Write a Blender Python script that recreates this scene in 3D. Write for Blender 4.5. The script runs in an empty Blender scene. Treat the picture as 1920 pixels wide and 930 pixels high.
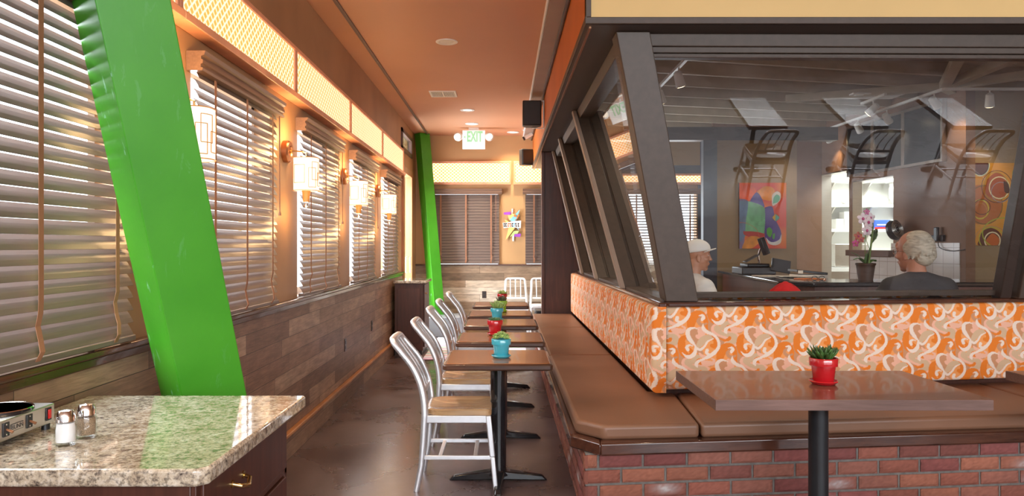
import bpy, bmesh, math, random
import numpy as np
from mathutils import Vector, Matrix, Euler
random.seed(7)
S = bpy.context.scene
COL = S.collection
PI = math.pi
F, CX, CY, H = 1400.0, 945.0, 460.0, 1.43

# ---------------------------------------------------------------- camera
cam_d = bpy.data.cameras.new('camera'); cam = bpy.data.objects.new('camera', cam_d); COL.objects.link(cam)
cam_d.sensor_width = 36; cam_d.lens = F / 1920 * 36
cam.location = (0, 0, H); cam.rotation_euler = (PI / 2, 0, 0)
cam_d.shift_x = (960 - CX) / 1920; cam_d.shift_y = -(465 - CY) / 1920
cam_d.clip_end = 200; cam_d.clip_start = .02
S.camera = cam
S.view_settings.view_transform = 'Standard'; S.view_settings.look = 'None'
S.view_settings.gamma = 1; S.view_settings.use_curve_mapping = False
S.view_settings.exposure = 0.42

# ---------------------------------------------------------------- sky and daylight
W = bpy.data.worlds.new('sky'); S.world = W; W.use_nodes = True
W.node_tree.nodes['Background'].inputs[0].default_value = (.86, .93, 1, 1)
W.node_tree.nodes['Background'].inputs[1].default_value = 3.2

def lamp(name, typ, loc, power, color=(1, 1, 1), rot=(0, 0, 0), size=.1, size_y=None, spot=None, blend=.6, parent=None, hid=False):
    d = bpy.data.lights.new(name, typ); d.energy = power; d.color = color
    if typ == 'AREA':
        d.size = size
        if size_y: d.shape = 'RECTANGLE'; d.size_y = size_y
    else: d.shadow_soft_size = size
    if typ == 'SPOT': d.spot_size = spot; d.spot_blend = blend
    o = bpy.data.objects.new(name, d); COL.objects.link(o)
    o.location = loc; o.rotation_euler = rot
    if parent: o.parent = parent
    return o
DAY = (.88, .94, 1)
# added daylight fill panel, unseen, high behind the camera to brighten the room
lamp('rear_daylight_fill', 'AREA', (3.9, -3.9, 2.85), 330, DAY, (PI / 2 - .45, 0, 0), 10.6, .55)
# window light of the inner room's back windows and of the window wall on the left
lamp('back_window_light', 'AREA', (2.2, 12.3, 1.8), 25, DAY, (PI / 2, 0, PI), 1.9, 1.2)
for yy in (2.3, 4.15, 5.98, 7.8, 9.64):
    lamp('window_light', 'AREA', (-1.93, yy, 1.75), 60, DAY, (PI / 2, 0, -PI / 2), 1.1, 1.2)

lamp('door_light', 'AREA', (-1.9, 11.4, 1.6), 110, DAY, (PI / 2, 0, -PI / 2), .8, 2.0)

# ---------------------------------------------------------------- materials
MATS = {}
def srgb(r, g, b):
    f = lambda c: ((c / 255 + .055) / 1.055) ** 2.4 if c > 10 else c / 255 / 12.92
    return (f(r), f(g), f(b), 1)
class NT:
    def __init__(s, name):
        m = bpy.data.materials.new(name); m.use_nodes = True; s.m = m; s.t = m.node_tree
        s.b = s.t.nodes['Principled BSDF']; MATS[name] = m
    def n(s, typ, **kw):
        x = s.t.nodes.new(typ)
        for k, v in kw.items():
            if k.startswith('i_'): x.inputs[k[2:].replace('_', ' ')].default_value = v
            else: setattr(x, k, v)
        return x
    def l(s, a, b): s.t.links.new(a, b)
    def coords(s, scale=(1, 1, 1), rot=(0, 0, 0), kind='Object'):
        tc = s.n('ShaderNodeTexCoord'); mp = s.n('ShaderNodeMapping')
        mp.inputs['Scale'].default_value = scale; mp.inputs['Rotation'].default_value = rot
        s.l(tc.outputs[kind], mp.inputs[0]); return mp.outputs[0]
    def noise(s, vec, scale, detail=3, rough=.5, dist=0):
        x = s.n('ShaderNodeTexNoise'); x.inputs['Scale'].default_value = scale; x.inputs['Detail'].default_value = detail
        x.inputs['Roughness'].default_value = rough; x.inputs['Distortion'].default_value = dist
        s.l(vec, x.inputs['Vector']); return x.outputs['Fac']
    def ramp(s, fac, stops):
        x = s.n('ShaderNodeValToRGB'); e = x.color_ramp.elements
        while len(e) < len(stops): e.new(.5)
        for i, (p, c) in enumerate(stops): e[i].position = p; e[i].color = c
        s.l(fac, x.inputs[0]); return x.outputs[0]
    def mix(s, fac, a, b, mode='MIX'):
        x = s.n('ShaderNodeMix', data_type='RGBA', blend_type=mode)
        for sock, v in ((x.inputs[0], fac), (x.inputs[6], a), (x.inputs[7], b)):
            if hasattr(v, 'links'): s.l(v, sock)
            else: sock.default_value = v
        return x.outputs[2]
    def bump(s, h, strength=.3, dist=.01):
        x = s.n('ShaderNodeBump'); x.inputs['Strength'].default_value = strength; x.inputs['Distance'].default_value = dist
        s.l(h, x.inputs['Height']); s.l(x.outputs[0], s.b.inputs['Normal'])
    def col(s, c):
        if hasattr(c, 'links'): s.l(c, s.b.inputs['Base Color'])
        else: s.b.inputs['Base Color'].default_value = c
    def set(s, rough=.5, metal=0, spec=.5, coat=0, cr=.05):
        s.b.inputs['Roughness'].default_value = rough; s.b.inputs['Metallic'].default_value = metal
        s.b.inputs['Specular IOR Level'].default_value = spec
        s.b.inputs['Coat Weight'].default_value = coat; s.b.inputs['Coat Roughness'].default_value = cr
        return s.m
    def emit(s, c, e):
        if hasattr(c, 'links'): s.l(c, s.b.inputs['Emission Color'])
        else: s.b.inputs['Emission Color'].default_value = c
        s.b.inputs['Emission Strength'].default_value = e

def C3(r, g, b): return (r, g, b, 1)
def plain(name, c, rough=.5, metal=0, var=.12, scale=8, bump=0, coat=0, spec=.5, stretch=(1, 1, 1)):
    t = NT(name); v = t.coords(stretch); f = t.noise(v, scale, 4)
    lo = tuple(x * (1 - var) for x in c[:3]) + (1,); hi = tuple(min(1, x * (1 + var)) for x in c[:3]) + (1,)
    t.col(t.ramp(f, [(.3, lo), (.7, hi)]))
    if bump: t.bump(f, bump, .004)
    return t.set(rough, metal, spec, coat)
def wood(name, c1, c2, rough=.4, axis='X', coat=0, sc=1.0):
    t = NT(name); st = {'X': (1, 14, 14), 'Y': (14, 1, 14), 'Z': (14, 14, 1)}[axis]
    v = t.coords(tuple(x * sc for x in st)); f = t.noise(v, 2.2, 6, .65, .6)
    v2 = t.coords((1, 1, 1)); g = t.noise(v2, 2.5, 2)
    c = t.ramp(f, [(.3, c1), (.7, c2)]); dk = t.ramp(g, [(.3, C3(.75, .75, .75)), (.7, C3(1.1, 1.1, 1.1))])
    t.col(t.mix(1.0, c, dk, 'MULTIPLY')); t.bump(f, .08, .002)
    return t.set(rough, coat=coat)

plain('wall_tan', C3(.40, .215, .095), .45, var=.16, scale=1.6)
plain('wall_tan_back', C3(.56, .33, .15), .6, var=.06, scale=1.6)
plain('ceiling_paint', C3(.60, .29, .16), .55, var=.05, scale=.8)
plain('orange_paint', C3(.60, .16, .025), .5, var=.08, scale=2)
plain('cream_paint', C3(.74, .50, .20), .6, var=.03, scale=2)
plain('beam_brown', C3(.078, .054, .040), .5, var=.1, scale=20, bump=.25)
plain('dark_brown', C3(.045, .028, .022), .35, var=.1, scale=9)
plain('trim_brown', C3(.13, .07, .05), .38, var=.1, scale=9)
plain('frieze_board', C3(.33, .25, .20), .45, var=.05, scale=4)
plain('inner_wall', C3(.30, .19, .09), .6, var=.06, scale=2)
plain('inner_wall_brown', C3(.22, .11, .06), .6, var=.06, scale=2)
plain('slate_paint', C3(.075, .085, .11), .5, var=.1, scale=3)
plain('joist_white', C3(.52, .46, .36), .6, var=.08, scale=5)
plain('white_paint', C3(.82, .82, .80), .5, var=.03, scale=4)
plain('white_plastic', C3(.80, .78, .74), .4, var=.03)
plain('black_plastic', C3(.018, .018, .02), .4, var=.1)
plain('black_metal', C3(.013, .013, .015), .16, var=.1, coat=.6)
plain('black_satin', C3(.02, .021, .024), .3, var=.1)
plain('black_cloth', C3(.02, .02, .022), .5)
plain('leather', C3(.235, .115, .066), .43, var=.10, scale=2.2, bump=.02)
plain('aluminium', C3(.88, .89, .92), .42, metal=.85, var=.03, scale=30)
plain('white_metal', C3(.85, .86, .88), .35, var=.02)
plain('chrome', C3(.9, .9, .9), .08, metal=1, var=.02)
plain('steel_brushed', C3(.62, .58, .54), .30, metal=1, var=.05, scale=6, stretch=(1, 1, 12))
plain('brass', C3(.75, .55, .25), .2, metal=1)
plain('copper', C3(.42, .2, .11), .3, metal=1)
plain('amber_wood', C3(.8, .33, .08), .35)
plain('red_ceramic', C3(.50, .012, .018), .13, var=.03, coat=.5)
plain('blue_ceramic', C3(.06, .42, .52), .16, var=.03, coat=.5)
plain('lime_ceramic', C3(.25, .50, .03), .16, var=.03, coat=.5)
plain('soil', C3(.05, .03, .02), .9, var=.4, scale=60)
plain('leaf_pale', C3(.36, .52, .16), .4, var=.35, scale=25)
plain('leaf_dark', C3(.055, .13, .03), .35, var=.6, scale=30)
plain('leaf_sage', C3(.12, .22, .08), .4, var=.4, scale=25)
plain('leaf_purple', C3(.10, .12, .06), .4, var=.5, scale=25)
plain('skin_warm', C3(.50, .235, .14), .5, var=.08, scale=9)
plain('skin_pale', C3(.55, .24, .15), .5, var=.1, scale=9)
plain('white_cloth', C3(.80, .76, .70), .8, var=.04)
plain('grey_cloth', C3(.058, .053, .055), .85, var=.1)
plain('denim', C3(.04, .06, .11), .85)
plain('grey_hair', C3(.50, .42, .32), .6, var=.3, scale=26, stretch=(1, 1, 4), bump=.6)
plain('short_hair', C3(.05, .03, .02), .7)
plain('red_cloth', C3(.75, .01, .008), .8, var=.05)
plain('terracotta_dark', C3(.085, .045, .03), .45)
plain('petal_white', C3(.80, .66, .72), .5, var=.1)
plain('petal_pink', C3(.50, .06, .22), .5, var=.2)
plain('petal_rust', C3(.48, .12, .08), .5, var=.4, scale=60)
plain('stem_green', C3(.16, .25, .05), .5)
plain('paper', C3(.80, .72, .62), .7, var=.03)
plain('orange_card', C3(.75, .22, .06), .6)
plain('kraft', C3(.62, .42, .22), .8)
plain('blind_slat', C3(.155, .11, .092), .38, var=.12, scale=5, stretch=(1, 20, 20), spec=.5)
plain('blind_valance', C3(.24, .135, .085), .36, var=.12, scale=5, stretch=(1, 20, 20))
plain('blind_tape', C3(.33, .145, .075), .7)
plain('frame_cove_tint', C3(.80, .36, .20), .45)  # pinkish tone is the cove glow put into the frame colour
plain('purple_paint', C3(.35, .07, .55), .5)
plain('sky_paint', C3(.25, .65, .85), .5)
plain('yellow_paint', C3(.90, .66, .22), .5)
plain('green_pale_paint', C3(.50, .68, .25), .5)
plain('grey_top', C3(.22, .23, .24), .3)
plain('mortar', C3(.17, .15, .135), .9, var=.25, scale=30, bump=.5)
plain('salt', C3(.92, .9, .9), .8, var=.02)
plain('pepper', C3(.30, .20, .12), .9, var=.9, scale=600)
plain('plastic_red', C3(.6, .01, .01), .2)
plain('box_blue', C3(.03, .1, .55), .4)
wood('dark_cabinet', C3(.055, .016, .009), C3(.105, .032, .018), .42, 'Z')
wood('dark_rail', C3(.05, .018, .012), C3(.125, .045, .025), .20, 'X', coat=.5)
wood('dark_rail_y', C3(.05, .018, .012), C3(.125, .045, .025), .20, 'Y', coat=.5)
wood('table_wood', C3(.25, .088, .030), C3(.38, .150, .058), .26, 'X', coat=.25)
wood('table_edge', C3(.045, .022, .015), C3(.13, .055, .03), .28, 'X', coat=.3)
wood('long_table', C3(.135, .062, .042), C3(.205, .10, .068), .27, 'X', coat=.25, sc=2)
wood('long_table_edge', C3(.13, .07, .055), C3(.21, .12, .10), .35, 'X', sc=2)
wood('seat_wood', C3(.40, .21, .095), C3(.66, .42, .21), .2, 'X', coat=.5, sc=1.6)
wood('bar_wood', C3(.10, .030, .018), C3(.17, .055, .03), .3, 'Z')
wood('moulding_lit_wood', C3(.42, .16, .05), C3(.62, .27, .10), .35, 'Y')  # orange of the lit moulding edge, put into the wood colour
wood('door_wood', C3(.30, .10, .04), C3(.50, .20, .08), .35, 'Z')

def planks(name, swap, base, amp, length=.85, height=.115):
    t = NT(name); tc = t.n('ShaderNodeTexCoord'); sp = t.n('ShaderNodeSeparateXYZ'); t.l(tc.outputs['Object'], sp.inputs[0])
    cb = t.n('ShaderNodeCombineXYZ'); t.l(sp.outputs[swap], cb.inputs[0]); t.l(sp.outputs[2], cb.inputs[1])
    br = t.n('ShaderNodeTexBrick'); t.l(cb.outputs[0], br.inputs['Vector'])
    br.offset = .37; br.offset_frequency = 2; br.squash = 1.6; br.squash_frequency = 3
    br.inputs['Color1'].default_value = C3(0, 0, 0); br.inputs['Color2'].default_value = C3(1, 1, 1)
    br.inputs['Mortar'].default_value = C3(.5, .5, .5)
    br.inputs['Scale'].default_value = 1; br.inputs['Mortar Size'].default_value = .0015
    br.inputs['Brick Width'].default_value = length; br.inputs['Row Height'].default_value = height
    mp = t.n('ShaderNodeMapping'); mp.inputs['Scale'].default_value = (1.6, 26, 1); t.l(cb.outputs[0], mp.inputs[0])
    # grain shifts from board to board
    ad = t.n('ShaderNodeVectorMath', operation='MULTIPLY_ADD'); t.l(br.outputs['Color'], ad.inputs[0]); ad.inputs[1].default_value = (9, 5, 3); t.l(mp.outputs[0], ad.inputs[2])
    g = t.noise(ad.outputs[0], 2.6, 7, .68, 1.1)
    mp2 = t.n('ShaderNodeMapping'); mp2.inputs['Scale'].default_value = (2.2, 7, 1); t.l(cb.outputs[0], mp2.inputs[0])
    g2 = t.noise(mp2.outputs[0], 2.0, 3, .6)
    c0 = t.ramp(br.outputs['Color'], [(0, C3(*[b * (1 - amp) for b in base[0]])), (.35, C3(*base[0])), (.7, C3(*base[1])), (1, C3(*base[2]))])
    gr = t.ramp(g, [(.25, C3(.45, .42, .40)), (.52, C3(1, 1, 1)), (.8, C3(1.35, 1.33, 1.3))])
    c1 = t.mix(.85, c0, gr, 'MULTIPLY')
    g3 = t.ramp(g2, [(.35, C3(.7, .7, .7)), (.65, C3(1.15, 1.15, 1.15))])
    c2 = t.mix(.8, c1, g3, 'MULTIPLY')
    c3 = t.mix(br.outputs['Fac'], c2, C3(.02, .012, .008))
    t.col(c3)
    t.bump(g, .25, .003)
    return t.set(.42, spec=.4)
planks('plank_wall', 1, [(.27, .145, .09), (.35, .205, .125), (.43, .275, .18)], .30)
planks('plank_wall_back', 0, [(.38, .26, .17), (.58, .44, .31), (.72, .62, .50)], .45, 1.1, .12)

def granite():
    t = NT('granite'); v = t.coords((1, 1, 1))
    n1 = t.noise(v, 42, 5, .7, .4); n2 = t.noise(v, 110, 3, .6); n3 = t.noise(v, 11, 3, .6, .8)
    a = t.ramp(n1, [(.30, C3(.035, .032, .035)), (.40, C3(.30, .25, .20)), (.50, C3(.58, .50, .38)), (.70, C3(.80, .76, .68))])
    b = t.ramp(n2, [(.36, C3(.2, .2, .22)), (.5, C3(1, 1, 1))])
    c = t.mix(.7, a, b, 'MULTIPLY')
    d = t.ramp(n3, [(.35, C3(.75, .68, .6)), (.65, C3(1.15, 1.15, 1.15))])
    t.col(t.mix(.8, c, d, 'MULTIPLY'))
    return t.set(.07, coat=.7, cr=.04)
granite()

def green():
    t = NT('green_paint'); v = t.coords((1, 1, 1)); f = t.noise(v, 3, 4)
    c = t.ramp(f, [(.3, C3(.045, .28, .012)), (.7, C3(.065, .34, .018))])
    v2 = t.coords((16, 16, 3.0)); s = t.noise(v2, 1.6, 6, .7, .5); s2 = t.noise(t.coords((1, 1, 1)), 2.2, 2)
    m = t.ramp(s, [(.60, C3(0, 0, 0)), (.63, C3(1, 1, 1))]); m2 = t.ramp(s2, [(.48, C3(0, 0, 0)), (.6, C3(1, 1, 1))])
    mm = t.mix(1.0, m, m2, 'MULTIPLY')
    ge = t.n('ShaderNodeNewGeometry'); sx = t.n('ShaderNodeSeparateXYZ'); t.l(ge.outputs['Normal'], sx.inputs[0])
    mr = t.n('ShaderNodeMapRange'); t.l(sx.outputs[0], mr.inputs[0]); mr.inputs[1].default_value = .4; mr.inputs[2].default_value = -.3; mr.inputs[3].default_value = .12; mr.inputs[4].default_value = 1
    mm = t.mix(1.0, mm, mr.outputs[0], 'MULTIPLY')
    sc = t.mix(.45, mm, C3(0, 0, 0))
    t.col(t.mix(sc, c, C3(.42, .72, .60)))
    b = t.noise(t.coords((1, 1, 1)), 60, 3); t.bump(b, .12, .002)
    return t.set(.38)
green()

def floor_mat():
    t = NT('floor_concrete'); v = t.coords((1, 1, 1)); n1 = t.noise(v, 1.4, 6, .6, .4); n2 = t.noise(v, 14, 5, .7)
    a = t.ramp(n1, [(.3, C3(.065, .038, .036)), (.5, C3(.11, .07, .066)), (.72, C3(.19, .135, .13))])
    b = t.ramp(n2, [(.35, C3(.88, .88, .88)), (.7, C3(1.15, 1.15, 1.18))])
    t.col(t.mix(.6, a, b, 'MULTIPLY'))
    r = t.ramp(n1, [(.3, C3(.20, .20, .20)), (.7, C3(.36, .36, .36))]); t.l(r, t.b.inputs['Roughness'])
    t.b.inputs['Specular IOR Level'].default_value = .6
floor_mat()

def band_mat(name, ax, strength):
    # woven honeycomb panel lit from behind
    t = NT(name); tc = t.n('ShaderNodeTexCoord'); sp = t.n('ShaderNodeSeparateXYZ'); t.l(tc.outputs['Object'], sp.inputs[0])
    def tri(op):
        a = t.n('ShaderNodeMath', operation=op); t.l(sp.outputs[ax], a.inputs[0])
        zz = t.n('ShaderNodeMath', operation='MULTIPLY'); t.l(sp.outputs[2], zz.inputs[0]); zz.inputs[1].default_value = 1.15
        t.l(zz.outputs[0], a.inputs[1])
        m = t.n('ShaderNodeMath', operation='MULTIPLY'); t.l(a.outputs[0], m.inputs[0]); m.inputs[1].default_value = 2 * PI / .062
        s = t.n('ShaderNodeMath', operation='COSINE'); t.l(m.outputs[0], s.inputs[0]); return s.outputs[0]
    x = t.n('ShaderNodeMath', operation='MAXIMUM'); t.l(tri('ADD'), x.inputs[0]); t.l(tri('SUBTRACT'), x.inputs[1])
    f = t.n('ShaderNodeMapRange'); t.l(x.outputs[0], f.inputs[0]); f.inputs[1].default_value = .25; f.inputs[2].default_value = .98
    n = t.noise(t.coords((1, 1, 1)), 2.2, 2)
    warm = t.ramp(f.outputs[0], [(0, C3(1, .38, .07)), (.40, C3(1, .58, .22)), (1, C3(1, .90, .68))])
    t.col(C3(.5, .25, .1)); t.emit(warm, strength)
    t.set(.5)
band_mat('lit_panel_y', 1, .95)
band_mat('lit_panel_x', 0, 1.35)
def emis(name, c, e):
    t = NT(name); t.col(C3(.4, .4, .4)); t.emit(c, e); return t.m
emis('shade_glow', C3(1, .86, .60), 1.0)
emis('bulb_warm', C3(1, .80, .5), 9)
emis('can_glow', C3(1, .86, .66), 1.2)
emis('exit_white', C3(1, .97, .93), .6)
emis('exit_green', C3(.12, .9, .30), .45)
emis('fluorescent', C3(.9, 1, .95), 4)

def fres(t, f0):
    lw = t.nodes.new('ShaderNodeLayerWeight'); lw.inputs[0].default_value = .5
    p = t.nodes.new('ShaderNodeMath'); p.operation = 'POWER'; p.inputs[1].default_value = 4.5; t.links.new(lw.outputs['Facing'], p.inputs[0])
    q = t.nodes.new('ShaderNodeMath'); q.operation = 'MULTIPLY_ADD'; q.inputs[1].default_value = .9 - f0; q.inputs[2].default_value = f0; t.links.new(p.outputs[0], q.inputs[0]); return q.outputs[0]
def glass(name, ior=1.6, tint=(1, 1, 1, 1)):
    m = bpy.data.materials.new(name); m.use_nodes = True; MATS[name] = m; t = m.node_tree; t.nodes.clear()
    o = t.nodes.new('ShaderNodeOutputMaterial'); mx = t.nodes.new('ShaderNodeMixShader'); tr = t.nodes.new('ShaderNodeBsdfTransparent')
    gl = t.nodes.new('ShaderNodeBsdfGlossy'); fr = fres(t, ior)
    gl.inputs['Roughness'].default_value = 0; tr.inputs[0].default_value = tint
    t.links.new(fr, mx.inputs[0]); t.links.new(tr.outputs[0], mx.inputs[1]); t.links.new(gl.outputs[0], mx.inputs[2]); t.links.new(mx.outputs[0], o.inputs[0])
glass('window_glass', .10, (.93, .95, .95, 1)); glass('clear_glass', .04, (.97, .98, .98, 1))
def vcol(name, rough=.75, bump=.15):
    t = NT(name); a = t.n('ShaderNodeVertexColor'); a.layer_name = 'Col'; t.col(a.outputs[0])
    b = t.noise(t.coords((1, 1, 1)), 700, 2); t.bump(b, bump, .001); return t.set(rough, spec=.3)
vcol('printed_fabric'); vcol('painted_canvas', .5); vcol('brick', .85, .5); vcol('woven_rug', .9)
def tile_mat():
    t = NT('wall_tile'); tc = t.n('ShaderNodeTexCoord'); sp = t.n('ShaderNodeSeparateXYZ'); t.l(tc.outputs['Object'], sp.inputs[0])
    cb = t.n('ShaderNodeCombineXYZ'); t.l(sp.outputs[1], cb.inputs[0]); t.l(sp.outputs[2], cb.inputs[1])
    br = t.n('ShaderNodeTexBrick'); t.l(cb.outputs[0], br.inputs['Vector']); br.offset = 0
    br.inputs['Color1'].default_value = C3(.55, .46, .40); br.inputs['Color2'].default_value = C3(.60, .51, .45); br.inputs['Mortar'].default_value = C3(.33, .26, .22)
    br.inputs['Scale'].default_value = 1; br.inputs['Mortar Size'].default_value = .004; br.inputs['Brick Width'].default_value = .2; br.inputs['Row Height'].default_value = .2
    t.col(br.outputs[0]); t.set(.2)
tile_mat()

# ---------------------------------------------------------------- mesh helpers
class MB:
    def __init__(s): s.v = []; s.f = []; s.m = []
    def add(s, vs, fs, mi=0):
        o = len(s.v); s.v += [tuple(v) for v in vs]; s.f += [tuple(i + o for i in f) for f in fs]; s.m += [mi] * len(fs); return s
    def box(s, x0, x1, y0, y1, z0, z1, mi=0, M=None):
        vs = [Vector((x, y, z)) for x in (x0, x1) for y in (y0, y1) for z in (z0, z1)]
        if M: vs = [M @ v for v in vs]
        return s.add(vs, [(0, 1, 3, 2), (4, 6, 7, 5), (0, 4, 5, 1), (2, 3, 7, 6), (0, 2, 6, 4), (1, 5, 7, 3)], mi)
    def hexa(s, p, mi=0):  # p: bottom 4 then top 4
        return s.add(p, [(3, 2, 1, 0), (4, 5, 6, 7), (0, 1, 5, 4), (1, 2, 6, 5), (2, 3, 7, 6), (3, 0, 4, 7)], mi)
    def prism(s, pts, z0, z1, mi=0, M=None):
        n = len(pts)
        vs = [Vector((x, y, z0)) for x, y in pts] + [Vector((x, y, z1)) for x, y in pts]
        if M: vs = [M @ v for v in vs]
        return s.add(vs, [tuple(range(n))[::-1], tuple(range(n, 2 * n))] + [(i, (i + 1) % n, n + (i + 1) % n, n + i) for i in range(n)], mi)
    def beam(s, a, b, w, h, mi=0, up=(0, 0, 1)):
        a, b = Vector(a), Vector(b); d = (b - a).normalized(); u = Vector(up)
        if abs(d.dot(u)) > .99: u = Vector((0, 1, 0))
        r = d.cross(u).normalized(); u = r.cross(d)
        p = [q + r * sx * w / 2 + u * sz * h / 2 for q in (a, b) for sx, sz in ((-1, -1), (1, -1), (1, 1), (-1, 1))]
        return s.hexa(p, mi)
    def tube(s, pts, r, n=10, mi=0, cap=True, flat=1.0):
        pts = [Vector(p) for p in pts]; rs = r if isinstance(r, (list, tuple)) else [r] * len(pts)
        t0 = (pts[1] - pts[0]).normalized(); u = t0.orthogonal().normalized()
        vs = []; 
        for i, p in enumerate(pts):
            t = (pts[min(i + 1, len(pts) - 1)] - pts[max(i - 1, 0)]).normalized()
            u = (u - t * u.dot(t)).normalized(); w = t.cross(u)
            for k in range(n):
                a = 2 * PI * k / n; vs.append(p + (u * math.cos(a) + w * math.sin(a) * flat) * rs[i])
        fs = [(i * n + k, i * n + (k + 1) % n, (i + 1) * n + (k + 1) % n, (i + 1) * n + k) for i in range(len(pts) - 1) for k in range(n)]
        if cap: fs += [tuple(range(n))[::-1], tuple(range((len(pts) - 1) * n, len(pts) * n))]
        return s.add(vs, fs, mi)
    def lathe(s, prof, n=32, c=(0, 0, 0), mi=0, M=None):
        vs = []
        for r, z in prof:
            for k in range(n):
                a = 2 * PI * k / n; v = Vector((r * math.cos(a), r * math.sin(a), z))
                vs.append((M @ v if M else v) + Vector(c))
        fs = [(i * n + k, i * n + (k + 1) % n, (i + 1) * n + (k + 1) % n, (i + 1) * n + k) for i in range(len(prof) - 1) for k in range(n)]
        fs += [tuple(range(n))[::-1], tuple(range((len(prof) - 1) * n, len(prof) * n))]
        return s.add(vs, fs, mi)
    def ell(s, c, r, n=12, M=None, mi=0):
        m = n // 2; vs = []; fs = []
        for i in range(m + 1):
            th = PI * i / m
            for k in range(n):
                a = 2 * PI * k / n; v = Vector((r[0] * math.sin(th) * math.cos(a), r[1] * math.sin(th) * math.sin(a), r[2] * math.cos(th)))
                if M: v = M @ v
                vs.append(v + Vector(c))
        for i in range(m):
            for k in range(n): fs.append((i * n + k, (i + 1) * n + k, (i + 1) * n + (k + 1) % n, i * n + (k + 1) % n))
        return s.add(vs, fs, mi)
    def build(s, name, mat, parent=None, world=True, bevel=0, seg=2, smooth=False, mods=None, fix=True):
        me = bpy.data.meshes.new(name)
        off = parent_loc(parent) if (parent and world) else Vector((0, 0, 0))
        me.from_pydata([tuple(Vector(v) - off) for v in s.v], [], s.f)
        for m in (mat if isinstance(mat, (list, tuple)) else [mat]): me.materials.append(MATS[m])
        me.polygons.foreach_set('material_index', s.m)
        me.validate()
        if fix:
            bm = bmesh.new(); bm.from_mesh(me); bmesh.ops.remove_doubles(bm, verts=bm.verts, dist=1e-6) if smooth else None
            bmesh.ops.recalc_face_normals(bm, faces=bm.faces); bm.to_mesh(me); bm.free()
        if smooth: me.polygons.foreach_set('use_smooth', [True] * len(me.polygons))
        o = bpy.data.objects.new(name, me); COL.objects.link(o)
        if parent: o.parent = parent
        if bevel:
            b = o.modifiers.new('bevel', 'BEVEL'); b.width = bevel; b.segments = seg; b.limit_method = 'ANGLE'; b.angle_limit = .6
        if smooth == 'auto' or (bevel and seg > 1):
            me.polygons.foreach_set('use_smooth', [True] * len(me.polygons))
            try: me.set_sharp_from_angle(angle=.7)
            except Exception: pass
        return o
def parent_loc(p):
    l = Vector((0, 0, 0))
    while p: l = l + p.location; p = p.parent
    return l
def tag(o, label=None, cat=None, group=None, kind=None):
    if label: o['label'] = label
    if cat: o['category'] = cat
    if group: o['group'] = group
    if kind: o['kind'] = kind
    return o
def thing(name, label, cat, loc=(0, 0, 0), rz=0, group=None, kind=None):
    o = bpy.data.objects.new(name, None); COL.objects.link(o); o.empty_display_size = .05
    o.location = loc; o.rotation_euler = (0, 0, rz)
    return tag(o, label, cat, group, kind)
def struct(o, label=None): return tag(o, label, kind='structure')
def dup(root, loc=None, rz=None, label=None, group=None, swap=None):
    r = root.copy(); COL.objects.link(r)
    if loc is not None: r.location = loc
    if rz is not None: r.rotation_euler = (0, 0, rz)
    if label: r['label'] = label
    if group: r['group'] = group
    def rec(a, b):
        for ch in list(a.children):
            c = ch.copy(); COL.objects.link(c); c.parent = b
            if swap and c.type == 'MESH':
                names = [m.name for m in c.data.materials]
                if any(n in swap for n in names):
                    c.data = c.data.copy()
                    for i, n in enumerate(names):
                        if n in swap: c.data.materials[i] = MATS[swap[n]]
            rec(ch, c)
    rec(root, r)
    return r
def bx(name, mat, x0, x1, y0, y1, z0, z1, parent=None, bevel=0, seg=2):
    return MB().box(x0, x1, y0, y1, z0, z1).build(name, mat, parent, bevel=bevel, seg=seg)
def P(px, py, d): return Vector(((px - CX) * d / F, d, H - (py - CY) * d / F))
def text_mesh(name, body, size, mat, parent, M, extrude=.0008, off_=0):
    cu = bpy.data.curves.new(name, 'FONT'); cu.body = body; cu.size = size; cu.extrude = extrude; cu.offset = off_; cu.align_x = 'CENTER'; cu.align_y = 'CENTER'
    t = bpy.data.objects.new(name + '_src', cu); COL.objects.link(t)
    bpy.context.view_layer.update()
    me = bpy.data.meshes.new_from_object(t.evaluated_get(bpy.context.evaluated_depsgraph_get()))
    bpy.data.objects.remove(t); me.transform(M); me.materials.clear(); me.materials.append(MATS[mat])
    o = bpy.data.objects.new(name, me); COL.objects.link(o)
    if parent: o.parent = parent
    return o

# ---------------------------------------------------------------- painted patterns (numpy rasters sampled onto vertices)
def smooth_path(pts, k=8):
    pts = np.array(pts, float); n = len(pts)
    if n < 3:
        t = np.linspace(0, 1, k)[:, None]; return pts[0] * (1 - t) + pts[1] * t
    out = []
    for i in range(n - 1):
        p0, p1, p2, p3 = pts[max(i - 1, 0)], pts[i], pts[i + 1], pts[min(i + 2, n - 1)]
        for t in np.linspace(0, 1, k, endpoint=False):
            out.append(.5 * ((2 * p1) + (-p0 + p2) * t + (2 * p0 - 5 * p1 + 4 * p2 - p3) * t * t + (-p0 + 3 * p1 - 3 * p2 + p3) * t ** 3))
    out.append(pts[-1]); return np.array(out)
def stroke(img, pts, col, ox=0, oy=0, grow=0):
    h, w, _ = img.shape; q = smooth_path(pts)
    for x, y, d in q:
        r = max(d / 2 + grow, .6); x += ox; y += oy
        x0, x1, y0, y1 = int(max(0, x - r - 1)), int(min(w, x + r + 2)), int(max(0, y - r - 1)), int(min(h, y + r + 2))
        if x0 >= x1 or y0 >= y1: continue
        yy, xx = np.mgrid[y0:y1, x0:x1]
        m = (xx - x) ** 2 + (yy - y) ** 2 <= r * r
        img[y0:y1, x0:x1][m] = col
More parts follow.
